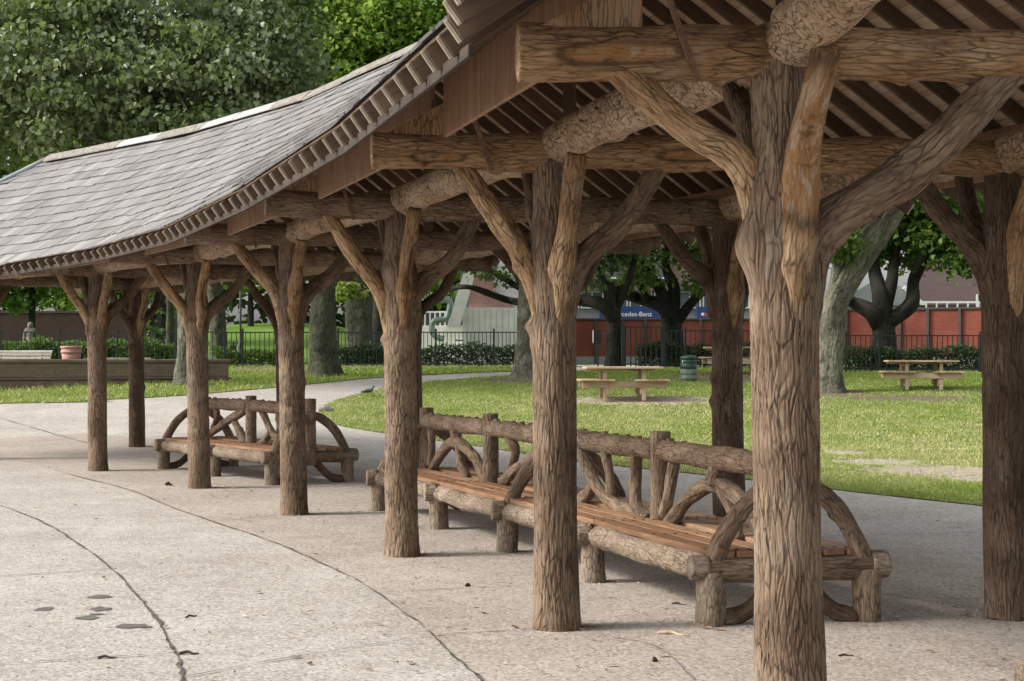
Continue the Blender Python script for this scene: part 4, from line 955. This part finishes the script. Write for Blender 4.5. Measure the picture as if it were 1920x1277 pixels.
# woodland far behind, one mass
r_ = np.random.default_rng(31); ell = []
for k in range(62):
    ell.append(((r_.uniform(-48, 2) if k < 34 else (r_.uniform(2, 48) if k < 46 else r_.choice([-1, 1]) * r_.uniform(48, 95)), r_.uniform(86, 100), r_.uniform(5, 17)), (3.6, 2.5, 3.4), 52))
C, tn = clusters(ell, 20, .65, r_); mb = MB(); leaves(mb, C, .46, tn, .5, OVAL, r_)
tag(mb.build('woodland', M['leaf_bright'], smooth=False), 'sunlit far wood beyond the park reading as one mass of leaves', 'woodland', kind='stuff')
ell = [((r_.uniform(-100, 100), r_.uniform(101, 108), r_.uniform(2, 19)), (4, 2, 4), 40) for k in range(110)]
C, tn = clusters(ell, 18, .8, r_); mb = MB(); leaves(mb, C, .7, tn, .4, OVAL, r_)
tag(mb.build('woodland', M['leaf_dark'], smooth=False), 'darkest row of trees at the very back behind the sunlit wood', 'woodland', kind='stuff')

def hedge(px0, px1, Y, ztop, mat, label, n, seed, dep=.7, size=.09, skew=0):
    r = np.random.default_rng(seed); x0, x1 = at(px0, Y), at(px1, Y); xm = (x0 + x1) / 2; z0 = float(elev(Y)); h = ztop - z0
    root = empty('hedge', (xm, Y, z0)); tag(root, label, 'hedge', 'clipped hedges behind the railings')
    P = np.stack([r.uniform(x0 - xm, x1 - xm, n), r.uniform(-dep / 2, dep / 2, n), h * r.uniform(.02, 1, n) ** .8], -1)
    P[:, 2] *= 1 + .09 * np.sin(P[:, 0] * 2.1 + seed) + .07 * np.sin(P[:, 0] * 5.3) + r.normal(0, .04, n)
    P[:, 1] *= 1 + .15 * np.sin(P[:, 0] * 3.3)
    mb = MB(); leaves(mb, P, size, .45 + .2 * r.normal(0, 1, n) * .8, .1, OVAL, r); mb.build('foliage', M[mat], root, smooth=False)
    for k in range(min(24, int((x1 - x0) / .5))):
        st = MB(); x = x0 - xm + .2 + k * (x1 - x0 - .4) / min(24, int((x1 - x0) / .5)); tube(st, [(x, 0, -.03), (x + r.normal(0, .06), r.normal(0, .05), h * .8)], (.025, .012), n=6, m=5, depth=0)
        st.build('stem', M['tree_bark_dark'], root)
    return root
hedge(-80, 332, 52.0, 2.14, 'leaf_hedge_bright', 'long sunlit hedge behind the railing above the low brick wall', 16000, 41, 1.1, .10)
hedge(398, 522, 51.5, 1.92, 'leaf_hedge_bright', 'low loose bright shrubs by the railing right of the low brick wall', 2600, 42, .6, .09)
hedge(632, 982, 51.6, 2.02, 'leaf_hedge', 'dark thin hedge in front of the white concrete building', 8200, 43, .6, .09)
hedge(1196, 1540, 51.3, 2.05, 'leaf_hedge', 'dark dense hedge behind the tall railing near the green bin', 11000, 44, .7, .08)
hedge(1578, 1990, 48.1, 1.92, 'leaf_hedge', 'dark dense hedge behind the right hand picnic table', 13000, 45, .7, .08)

def railing(name, pxs, Y, ztop, label, posts, gap=.115, rr=.011, cat='railing', postw=.06, dy=0):
    x0, x1 = at(pxs[0], Y), at(pxs[1], Y); z0 = float(elev(Y)); h = ztop - z0; xm = (x0 + x1) / 2
    root = empty(name, (xm, Y, z0)); tag(root, label, cat, 'black iron railings round the lawn')
    for z, hh in ((h - .02, .035), (.12, .035)):
        mb = MB(); mb.bar((x0 - xm, 0, z), (x1 - xm, 0, z), .028, hh, bev=.003); mb.build('rail', M['fence_paint'], root, smooth=False)
    mb = MB()
    for x in np.arange(x0 - xm + gap / 2, x1 - xm, gap):
        mb.bar((x + rng.normal(0, .003), 0, .02), (x, 0, h - .03), rr * 2, rr * 2, up=(0, 1, 0))
    mb.build('bars', M['fence_paint'], root, smooth=False)
    for p in posts:
        x = at(p, Y) - xm; mb = MB(); mb.bar((x, 0, -.05), (x, 0, h + .10), postw, postw, up=(0, 1, 0), bev=.006); mb.build('post', M['fence_paint'], root, smooth=False)
    return root
railing('iron_railing', (-90, 421), 50.2, hz(621.5, 50.2), 'black railing in front of the sunlit hedge behind the low brick wall', (0, 111, 220, 330, 421), .15)
railing('iron_railing', (421, 635), 51., hz(622, 51.), 'black railing section beside the thick ridged trunk and the grassy slope', (455, 520, 634), .15)
railing('iron_railing', (636, 985), 50.9, hz(622, 50.9), 'black railing in front of the white concrete building', (817, 926, 984), .125)
railing('iron_gate', (1168, 1245), 50.4, hz(612, 50.4), 'tall black gate with thick bars between the two dark trees', (1168, 1244), .16, .02, 'gate', .11)
railing('iron_railing', (1246, 1585), 50.4, hz(619, 50.4), 'black railing in front of the red wall near the green bin', (1285, 1420), .15)
railing('iron_railing', (1580, 2000), 46.9, hz(628, 46.9), 'black railing behind the right hand picnic table', (1586, 1648, 1838, 1990), .15)

# low brick wall with raised bed
a = np.array([at(-110, 39.8), 39.8]); b = np.array([at(425, 43.2), 43.2]); u = (b - a) / np.linalg.norm(b - a); sd_ = np.array([-u[1], u[0]]); L = np.linalg.norm(b - a); zb = .72
root = empty('low_brick_wall', (*((a + b) / 2), zb), math.atan2(u[1], u[0])); tag(root, 'long low weathered brick wall with a flared coping on the grass verge', 'wall')
def wseg(nm, z0, z1, dep, mat, ext=0., jit=0):
    mb = MB(); mb.box((0, 0, (z0 + z1) / 2), (L + ext, dep, z1 - z0), bev=.02); return mb.build(nm, M[mat], root, smooth=False)
wseg('footing', -.2, .34, .34, 'brick_old'); wseg('ledge', .342, .40, .42, 'brick_old', .08); wseg('upper_course', .402, .78, .36, 'brick_old'); wseg('coping', .782, .875, .46, 'brick_old', .12)
# slatted seat and planter on the raised bed
def slat_bench(px0, px1, Y, z, label):
    x0, x1 = at(px0, Y), at(px1, Y); xm = (x0 + x1) / 2; w = x1 - x0; root = empty('slatted_bench', (xm, Y, z)); tag(root, label, 'bench')
    for k, (yy, zz) in enumerate([(-.42, .36), (-.32, .345), (-.22, .335), (-.12, .33), (-.02, .335), (.07, .37), (.12, .45), (.155, .54), (.185, .63), (.21, .71)]):
        mb = MB(); lean = max(0, zz - .36) * .2
        mb.bar((-w / 2 + .0, yy, zz), (w / 2 - .05 + lean, yy, zz), .07 if k < 5 else .03, .03 if k < 5 else .065, tint=rng.uniform(), bev=.004); mb.build('slat', M['bleached_wood'], root, smooth=False)
    for x in (-w / 2 + .18, w / 2 - .25):
        mb = MB(); tube(mb, [(x, -.44, .33), (x, -.1, .29), (x, .06, .33), (x, .225, .72)], (.02, .02, .02), n=8, m=20, depth=0, amp=0); mb.build('frame', M['black_metal'], root)
        for yy in (-.36, .1):
            mb = MB(); mb.bar((x, yy, 0), (x, yy, .31), .05, .05, up=(0, 1, 0)); mb.build('leg', M['black_metal'], root, smooth=False)
slat_bench(-14, 93, 43.8, 1.09, 'bleached slatted bench behind the low brick wall at the left edge')
Y = 44.5; root = empty('planter', (at(134, Y), Y, 1.10)); tag(root, 'round terracotta planter standing behind the low brick wall', 'planter')
mb = MB(); lathe(mb, [(.17, 0), (.20, .02), (.25, .50), (.265, .66)], 28); mb.build('pot_body', M['terracotta'], root)
mb = MB(); lathe(mb, [(.255, .655), (.295, .665), (.30, .705), (.275, .72), (.28, .79), (.305, .805), (.305, .845), (.28, .855), (.26, .79)], 28); mb.build('rim', M['terracotta'], root)
mb = MB(); mb.box((1.3, .1, .27), (1.9, .5, .56), bev=.02); o = mb.build('stone_block', M['ridge_stone'], loc=(at(134, Y), Y, 1.08), smooth=False); tag(o, 'long low pale stone block behind the brick wall beside the terracotta planter', 'stone block')

# picnic tables
def picnic(px, Y, label, rz=0., s=1., grp='wooden picnic tables on the lawn'):
    root = empty('picnic_table', (at(px, Y), Y, float(elev(Y)) + .03), rz); tag(root, label, 'picnic table', grp)
    def bar(nm, p0, p1, w, h, up=(0, 0, 1), par=root):
        mb = MB(); mb.bar(np.array(p0) * s, np.array(p1) * s, w * s, h * s, up=up, tint=rng.uniform(), bev=.006); return mb.build(nm, M['picnic_wood'], par, smooth=False)
    tw = .90
    tp = bar('tabletop_plank', (-tw, -.62, .735), (tw, -.62, .735), .14, .045)
    for j in range(1, 9): bar('tabletop_plank', (-tw, -.62 + j * .155, .735), (tw, -.62 + j * .155, .735), .145, .045)
    for y in (-.46, .46):
        bar('top_bearer', (-tw + .05, y, .685), (tw - .85 if y < 0 else tw - .05, y, .685), .045, .05)
        bar('cross_beam', (-.99, y - .05, .345), (.99, y - .05, .345), .06, .155)
        for x in (-.45, .45):
            bar('leg', (x, y, -.03), (x, y, .71), .085, .10, up=(0, 1, 0))
            sg = -1 if x < 0 else 1
            bar('brace', (x - sg * .06, y + .03, .12), (x - sg * .06, y + .03, .31), .06, .16, up=(0, 1, 0))
    for sg in (-1, 1):
        for j in range(5):
            x = sg * (.31 + j * .165); bar('seat_plank', (x, -.66, .445), (x, .66, .445), .155, .042)
    return root
picnic(1167, 37.6, 'pale picnic table on a bare patch behind the second nearest front column', R(2))
picnic(1727, 40.2, 'shaded picnic table under the trees at the right by the railing', R(-5), .93)
picnic(1385, 46.0, 'picnic table mostly hidden by the back column near the green bin', R(4), 1.0)
# green bin
Y = 43.0; root = empty('litter_bin', (at(1291, Y), Y, float(elev(Y)) + .02)); tag(root, 'round ribbed dark green litter bin on the lawn between picnic tables', 'bin')
mb = MB(); lathe(mb, [(.205, 0), (.225, .02), (.225, .12), (.205, .13), (.225, .145), (.225, .29)], 26); mb.build('base', M['bin_grey'], root)
mb = MB(); lathe(mb, [(.225, .292), (.212, .30), (.226, .315), (.226, .44), (.212, .45), (.226, .465), (.226, .56)], 26); mb.build('body', M['bin_green'], root)
mb = MB(); lathe(mb, [(.235, .562), (.238, .60), (.22, .635), (.17, .66), (.10, .672), (.02, .676)], 26); mb.build('lid', M['bin_green'], root)
mb = MB(); mb.box((-.17, -.165, .50), (.03, .012, .05), rz=R(-40)); mb.build('sticker', M['white_paint'], root, smooth=False)
# second small bin and lamp post past the railing
Y = 56.; root = empty('litter_bin', (at(437, Y), Y, float(elev(Y)))); tag(root, 'small dark bin past the railing beside the lamp post', 'bin')
mb = MB(); lathe(mb, [(.10, .25), (.115, .27), (.125, .66), (.10, .68)], 16); mb.build('body', M['fence_paint'], root); mb = MB(); mb.bar((0, .12, 0), (0, .12, .8), .05, .05, up=(0, 1, 0)); mb.build('pole', M['fence_paint'], root, smooth=False)
Y = 57.; root = empty('lamp_post', (at(451, Y), Y, float(elev(Y)))); tag(root, 'slim dark lamp post past the railing by the grassy slope', 'lamp post')
mb = MB(); lathe(mb, [(.085, 0), (.085, .75), (.05, .82), (.04, 1.2), (.032, 4.4)], 14); mb.build('pole', M['fence_paint'], root); mb = MB(); lathe(mb, [(.05, 4.4), (.2, 4.5), (.22, 4.75), (.12, 4.9), (.02, 4.95)], 14); mb.build('lantern', M['fence_paint'], root)
# info sign
Y = 49.6; root = empty('notice_sign', (at(1120, Y), Y, float(elev(Y)))); tag(root, 'black notice board on a pole in front of the red wall', 'sign')
zt, zb_ = hz(619, Y) - float(elev(Y)), hz(643, Y) - float(elev(Y))
mb = MB(); mb.bar((.02, .03, 0), (.02, .03, zt - .02), .05, .05, up=(0, 1, 0), bev=.005); mb.build('pole', M['black_metal'], root, smooth=False)
mb = MB(); mb.box((0, 0, (zt + zb_) / 2), (.23, .04, zt - zb_), bev=.008); mb.build('board', M['black_metal'], root, smooth=False)
mb = MB(); mb.box((-.13, .002, (zt + zb_) / 2), (.025, .05, zt - zb_), bev=.004); mb.build('edge_strip', M['white_paint'], root, smooth=False)

# red boundary wall
def red_wall(pa, Ya, pb, Yb, zt, posts, label):
    a = np.array([at(pa, Ya), Ya]); b = np.array([at(pb, Yb), Yb]); m = (a + b) / 2; L = np.linalg.norm(b - a); u = (b - a) / L; z0 = 1.36; h = zt - z0
    root = empty('red_brick_wall', (*m, z0), math.atan2(u[1], u[0])); tag(root, label, 'wall', 'red brick boundary walls')
    mb = MB(); mb.box((0, 0, h / 2 + .11), (L, .3, h - .28)); mb.build('brickwork', M['brick_red'], root, smooth=False)
    mb = MB(); mb.box((0, -.03, .1), (L, .4, .36)); mb.build('plinth', M['grey_render'], root, smooth=False)
    mb = MB(); mb.box((0, 0, h + .02), (L + .1, .42, .10), bev=.02); mb.build('coping', M['roof_brown'], root, smooth=False)
    for p in posts:
        k = (p - 960) / FPX; t_ = (k * a[1] - a[0]) / (u[0] - k * u[1]); mb = MB(); mb.box((t_ - L / 2, -.2, h / 2), (.10, .12, h + .05), bev=.01); mb.build('concrete_post', M['pole_grey'], root, smooth=False)
red_wall(1020, 66, 1560, 66, hz(600, 66), (1116, 1210, 1313, 1420), 'lower red brick wall standing below the blue lettered sign')
red_wall(1500, 61, 2450, 53.5, 3.38, (1590, 1690, 1742, 1802, 1870, 1940), 'taller red brick wall behind the right hand picnic table')
# white concrete building with vent duct
Y = 62.; k_ = Y / FPX; root = empty('concrete_building', (at(890, Y), Y, 1.36)); tag(root, 'white concrete building with slanted beam and brick panel behind the railing', 'building')
X_ = lambda p: (p - 890) * k_; Z_ = lambda p: hz(p, Y) - 1.36
def bx(nm, xa, xb, ya, yb, y0, y1, mat):
    mb = MB(); mb.box(((X_(xa) + X_(xb)) / 2, (y0 + y1) / 2, (Z_(ya) + Z_(yb)) / 2), (X_(xb) - X_(xa), y1 - y0, abs(Z_(ya) - Z_(yb))), bev=.01); return mb.build(nm, M[mat], root, smooth=False)
bx('terrace_wall', 770, 866, 610, 690, .6, 6, 'concrete_pale'); bx('front_wall', 867, 1025, 577, 690, 0, 6, 'concrete_pale'); bx('upper_wall', 884, 1025, 440, 576.9, 1.2, 7, 'concrete_pale')
for xx in np.arange(876, 1020, 11): bx('board_mark', xx, xx + .5, 579, 672, -.012, .02, 'grey_render')
def prism(nm, pts, y0, y1, mat, par=None):
    n = len(pts); V = [(X_(a), y0, Z_(b)) for a, b in pts] + [(X_(a), y1, Z_(b)) for a, b in pts]
    mb = MB(); mb.add(V, [(i, (i + 1) % n, n + (i + 1) % n, n + i) for i in range(n)], polys=np.array([list(range(n))[::-1]])); mb.add(V[n:], polys=np.array([list(range(n))])); return mb.build(nm, M[mat], par or root, smooth=False)
prism('brick_panel', [(878, 577), (945, 577), (968, 577), (925, 541), (922, 480), (878, 480)], .8, 1.19, 'brick_faded')
prism('slanted_beam', [(838, 613), (862, 613), (900, 480), (879, 480)], -.2, .5, 'concrete_pale')
bx('glazing', 862, 878, 480, 610, .9, 1.1, 'window_glass')
rl = MB()
for xx in np.arange(776, 868, 9.5): rl.box((X_(xx), .7, (Z_(583) + Z_(610)) / 2), (.05, .05, Z_(583) - Z_(610)))
rl.box(((X_(772) + X_(868)) / 2, .7, Z_(584)), (X_(868) - X_(772), .06, .06)); rl.build('balcony_railing', M['white_paint'], root, smooth=False)
bx('balcony_glass', 772, 868, 586, 609, .75, .77, 'window_glass')
mb = MB(); tube(mb, [(X_(a_), -.8, Z_(b_)) for a_, b_ in ((834, 636), (822, 633), (813, 624), (812, 610), (818, 602), (834, 600), (841, 593), (845, 577), (845, 568), (838, 563), (826, 565))], (.115, .115, .115), n=20, m=90, depth=0, amp=0, dome=0); mb.build('vent_duct', M['duct_metal'], root)
bx('wall_slot', 853, 868, 637, 639.5, -.03, .03, 'black_metal')

# showroom with blue lettered sign
Y = 70.; k_ = Y / FPX; root = empty('showroom_building', (at(1250, Y), Y, 1.36)); tag(root, 'pale building with white framed windows and blue lettered signs behind the red wall', 'building')
X_ = lambda p: (p - 1250) * k_; Z_ = lambda p: hz(p, Y) - 1.36
bx('facade', 1040, 1500, 400, 640, .5, 8, 'grey_render'); bx('upper_storey', 1040, 1500, 395, 545, .2, .49, 'brick_old')
for p in range(1046, 1490, 46):
    w = bx('window', p, p + 38, 548, 576, .40, .46, 'window_glass'); 
    for (xa, xb, ya, yb) in ((p - 2, p, 546, 578), (p + 38, p + 40, 546, 578), (p + 18, p + 20, 548, 576), (p, p + 38, 546, 548), (p, p + 38, 576, 578)): 
        f_ = bx('window_frame', xa, xb, ya, yb, .34, .45, 'white_paint'); f_.parent = w
    if p % 92 < 46:
        w = bx('window', p, p + 26, 480, 520, .1, .16, 'window_glass'); f_ = bx('window_frame', p - 2, p + 28, 520, 523, .05, .18, 'white_paint'); f_.parent = w
bx('sign_ledge', 1118, 1250, 600, 604, -.1, .45, 'white_paint'); sg = bx('sign_board', 1124, 1240, 574, 599.9, .05, .3, 'sign_blue')
sg2 = bx('sign_board', 1306, 1340, 575, 599.9, .05, .3, 'sign_blue'); bx('sign_ledge', 1300, 1350, 600, 604, -.1, .45, 'white_paint')
def text(body, size, loc, mat, name, par):
    cu = bpy.data.curves.new(name, 'FONT'); cu.body = body; cu.size = size; cu.extrude = .012; cu.align_x = 'CENTER'; cu.offset = .001
    o = bpy.data.objects.new(name, cu); COL.objects.link(o); dg = bpy.context.evaluated_depsgraph_get(); me = bpy.data.meshes.new_from_object(o.evaluated_get(dg)); bpy.data.objects.remove(o)
    me.materials.clear(); me.materials.append(M[mat]); o = bpy.data.objects.new(name, me); COL.objects.link(o); o.parent = par; o.location = loc; o.rotation_euler = (R(90), 0, 0); return o
text('Mercedes-Benz', .29, (X_(1184), .03, Z_(593)), 'letter_white', 'lettering', sg)
for (xa, ya, m_) in ((1318, 589, 'letter_white'), (1331, 590, 'letter_white'), (1325, 590, 'letter_red')):
    mb = MB(); c = np.array([X_(xa), .035, Z_(ya)]); rr_ = .11
    V = [c + [rr_ * (1 if j % 2 == 0 else .4) * math.sin(j * math.pi / 5), 0, rr_ * (1 if j % 2 == 0 else .4) * math.cos(j * math.pi / 5)] for j in range(10)]
    V2 = [v + [0, .03, 0] for v in V]
    mb.add(V + V2, [(j, (j + 1) % 10, 10 + (j + 1) % 10, 10 + j) for j in range(10)], polys=np.array([list(range(10)), list(range(10, 20))[::-1]])); mb.build('sign_emblem', M[m_], sg2, smooth=False)
# brown roofed building on the right
Y = 72.; k_ = Y / FPX; root = empty('brown_roof_building', (at(1800, Y), Y, 1.36)); tag(root, 'building with broad brown roof and grey gable behind the red wall at right', 'building')
X_ = lambda p: (p - 1800) * k_; Z_ = lambda p: hz(p, Y) - 1.36
bx('wall', 1575, 2300, 572, 640, .5, 9, 'grey_render')
V = [(X_(1690), .2, Z_(571)), (X_(2320), .2, Z_(571)), (X_(2250), 5, Z_(470)), (X_(1780), 5, Z_(470))]
V = V + [(a_, b_, c_ - .15) for a_, b_, c_ in V]
mb = MB(); mb.add(V, [(0, 1, 2, 3), (7, 6, 5, 4), (0, 4, 5, 1), (1, 5, 6, 2), (2, 6, 7, 3), (3, 7, 4, 0)]); mb.build('roof', M['roof_brown'], root, smooth=False)
prism('gable', [(1585, 572), (1732, 572), (1700, 540), (1650, 520), (1585, 560)], .3, .49, 'grey_render'); prism('verge_board', [(1728, 572), (1740, 572), (1700, 536), (1694, 541)], .1, .29, 'white_paint')
rl = MB()
for xx in np.arange(1714, 2100, 19.5): rl.box((X_(xx), -.3, (Z_(566) + Z_(582)) / 2), (.06, .06, Z_(566) - Z_(582)))
rl.box(((X_(1712) + X_(2100)) / 2, -.3, Z_(567)), (X_(2100) - X_(1712), .07, .09)); rl.build('roof_railing', M['white_paint'], root, smooth=False)
bx('chimney', 1831, 1846, 552, 580, -.2, .1, 'grey_render')
# shaded far wall at left, grassy slope
Y = 84.; x0, x1 = at(-160, Y), at(345, Y); root = empty('far_brick_wall', ((x0 + x1) / 2, Y, 1.4)); tag(root, 'tall dark shaded brick wall at the far left behind the walking person', 'wall')
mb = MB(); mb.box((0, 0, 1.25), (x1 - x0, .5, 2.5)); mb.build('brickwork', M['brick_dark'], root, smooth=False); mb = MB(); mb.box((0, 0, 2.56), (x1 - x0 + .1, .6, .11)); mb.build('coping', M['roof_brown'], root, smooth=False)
xs = np.linspace(at(340, 84), at(760, 84), 26); ys = np.linspace(64, 86, 14); XX, YY = np.meshgrid(xs, ys); ZZ = 1.36 + 2.0 * np.clip((YY - 64) / 18, 0, 1) ** .8 * np.exp(-((XX - at(500, 78)) / 5.5) ** 4) - .02
i, j = np.meshgrid(np.arange(13), np.arange(25), indexing='ij'); Q = np.stack([i * 26 + j, i * 26 + j + 1, (i + 1) * 26 + j + 1, (i + 1) * 26 + j], -1).reshape(-1, 4)
o = MB().add(np.stack([XX, YY, ZZ], -1), Q).build('grassy_slope', M['far_turf']); o['kind'] = 'structure'

# pigeon on the lawn edge, a stone beside it
def pigeon(px, py, label):
    c = gnd(px, py); root = empty('pigeon', (*c, float(elev(c[1])) + .03), R(10)); tag(root, label, 'pigeon')
    mb = MB(); tube(mb, [(-.17, 0, .085), (-.10, 0, .095), (-.02, 0, .115), (.06, 0, .125), (.10, 0, .15), (.115, 0, .19), (.135, 0, .215), (.16, 0, .215)], (.012, .03, .055, .06, .045, .028, .028, .015), n=16, m=40, depth=0, amp=.02); mb.build('body', M['pigeon_grey'], root)
    mb = MB(); tube(mb, [(.16, 0, .213), (.19, 0, .205)], (.009, .002), n=8, m=4, depth=0, amp=0); mb.build('beak', M['black_metal'], root)
    for s_ in (-1, 1):
        mb = MB(); tube(mb, [(.0, s_ * .025, .08), (.005, s_ * .028, .0), (.03, s_ * .03, -.002)], (.007, .005, .004), n=8, m=10, depth=0, amp=0); mb.build('leg', M['letter_red'], root)
        mb = MB(); tube(mb, [(.05, s_ * .05, .125), (-.05, s_ * .052, .115), (-.16, s_ * .02, .095)], (.02, .028, .006), n=10, m=16, depth=0, amp=.03); mb.build('wing', M['pole_grey'], root)
pigeon(689, 744, 'small grey pigeon standing on the near tip of the lawn')
c = gnd(611, 772); mb = MB(); tube(mb, [(-.16, 0, .03), (0, .02, .06), (.16, 0, .04)], (.05, .08, .04), n=14, m=12, depth=0, amp=.15)
tag(mb.build('stone', M['ridge_stone'], loc=(*c, float(elev(c[1])))), 'small grey stone at the rounded tip of the lawn by the path', 'stone')

# person seen from behind beyond the railing
Y = 61.5; zg = 1.36; root = empty('person', (at(57, Y), Y, zg)); tag(root, 'person in a grey hooded top seen from behind the railing at far left', 'person')
J = {'pel': (0, 0, .88), 'sp': (0, 0, 1.08), 'ch': (0, .01, 1.25), 'nk': (0, -.01, 1.40), 'hd': (0, -.02, 1.50), 'top': (0, -.01, 1.60),
     'ls': (-.17, 0, 1.33), 'le': (-.25, .02, 1.08), 'lw': (-.24, -.08, .86), 'lh': (-.23, -.11, .76), 'rs': (.17, 0, 1.33), 're': (.25, .04, 1.08), 'rw': (.25, .0, .85), 'rh': (.245, -.02, .75),
     'lk': (-.10, -.06, .46), 'la': (-.11, .02, .08), 'lt': (-.12, -.13, .03), 'rk': (.10, -.02, .47), 'ra': (.11, .12, .10), 'rt': (.12, .0, .04), 'lp': (-.09, 0, .84), 'rp': (.09, 0, .84)}
E_ = [('pel', 'sp'), ('sp', 'ch'), ('ch', 'nk'), ('nk', 'hd'), ('hd', 'top'), ('ch', 'ls'), ('ls', 'le'), ('le', 'lw'), ('lw', 'lh'), ('ch', 'rs'), ('rs', 're'), ('re', 'rw'), ('rw', 'rh'), ('pel', 'lp'), ('lp', 'lk'), ('lk', 'la'), ('la', 'lt'), ('pel', 'rp'), ('rp', 'rk'), ('rk', 'ra'), ('ra', 'rt')]
RD = {'pel': .13, 'sp': .13, 'ch': .145, 'nk': .06, 'hd': .09, 'top': .075, 'ls': .07, 'le': .05, 'lw': .04, 'lh': .035, 'rs': .07, 're': .05, 'rw': .04, 'rh': .035, 'lk': .06, 'la': .045, 'lt': .04, 'rk': .06, 'ra': .045, 'rt': .04, 'lp': .1, 'rp': .1}
def skinfig(names, edges, grow, mat, nm):
    ids = {n_: i for i, n_ in enumerate(names)}; me = bpy.data.meshes.new(nm); me.from_pydata([J[n_] for n_ in names], [(ids[a], ids[b]) for a, b in edges], [])
    o = bpy.data.objects.new(nm, me); COL.objects.link(o); md = o.modifiers.new('skin', 'SKIN')
    for n_, v in zip(names, me.skin_vertices[0].data): v.radius = (RD[n_] * grow, RD[n_] * grow * .85); v.use_root = n_ == names[0]
    sb = o.modifiers.new('sub', 'SUBSURF'); sb.levels = 2; sb.render_levels = 2
    dg = bpy.context.evaluated_depsgraph_get(); m2 = bpy.data.meshes.new_from_object(o.evaluated_get(dg)); bpy.data.objects.remove(o)
    m2.materials.clear(); m2.materials.append(M[mat]); o = bpy.data.objects.new(nm, m2); COL.objects.link(o); o.parent = root
    for p in m2.polygons: p.use_smooth = True
    return o
skinfig(list(J), E_, 1.0, 'skin', 'body')
up_ = ['pel', 'sp', 'ch', 'nk', 'ls', 'le', 'lw', 'rs', 're', 'rw']; skinfig(up_, [e for e in E_ if e[0] in up_ and e[1] in up_], 1.16, 'hoodie', 'hooded_top')
lo_ = ['pel', 'lp', 'lk', 'la', 'rp', 'rk', 'ra']; skinfig(lo_, [e for e in E_ if e[0] in lo_ and e[1] in lo_], 1.15, 'trousers', 'trousers')
mb = MB(); lathe(mb, [(.02, 1.615), (.07, 1.60), (.105, 1.54), (.11, 1.47), (.09, 1.40), (.06, 1.385)], 16, (0, -.012, 0)); mb.build('hood', M['hoodie'], root)
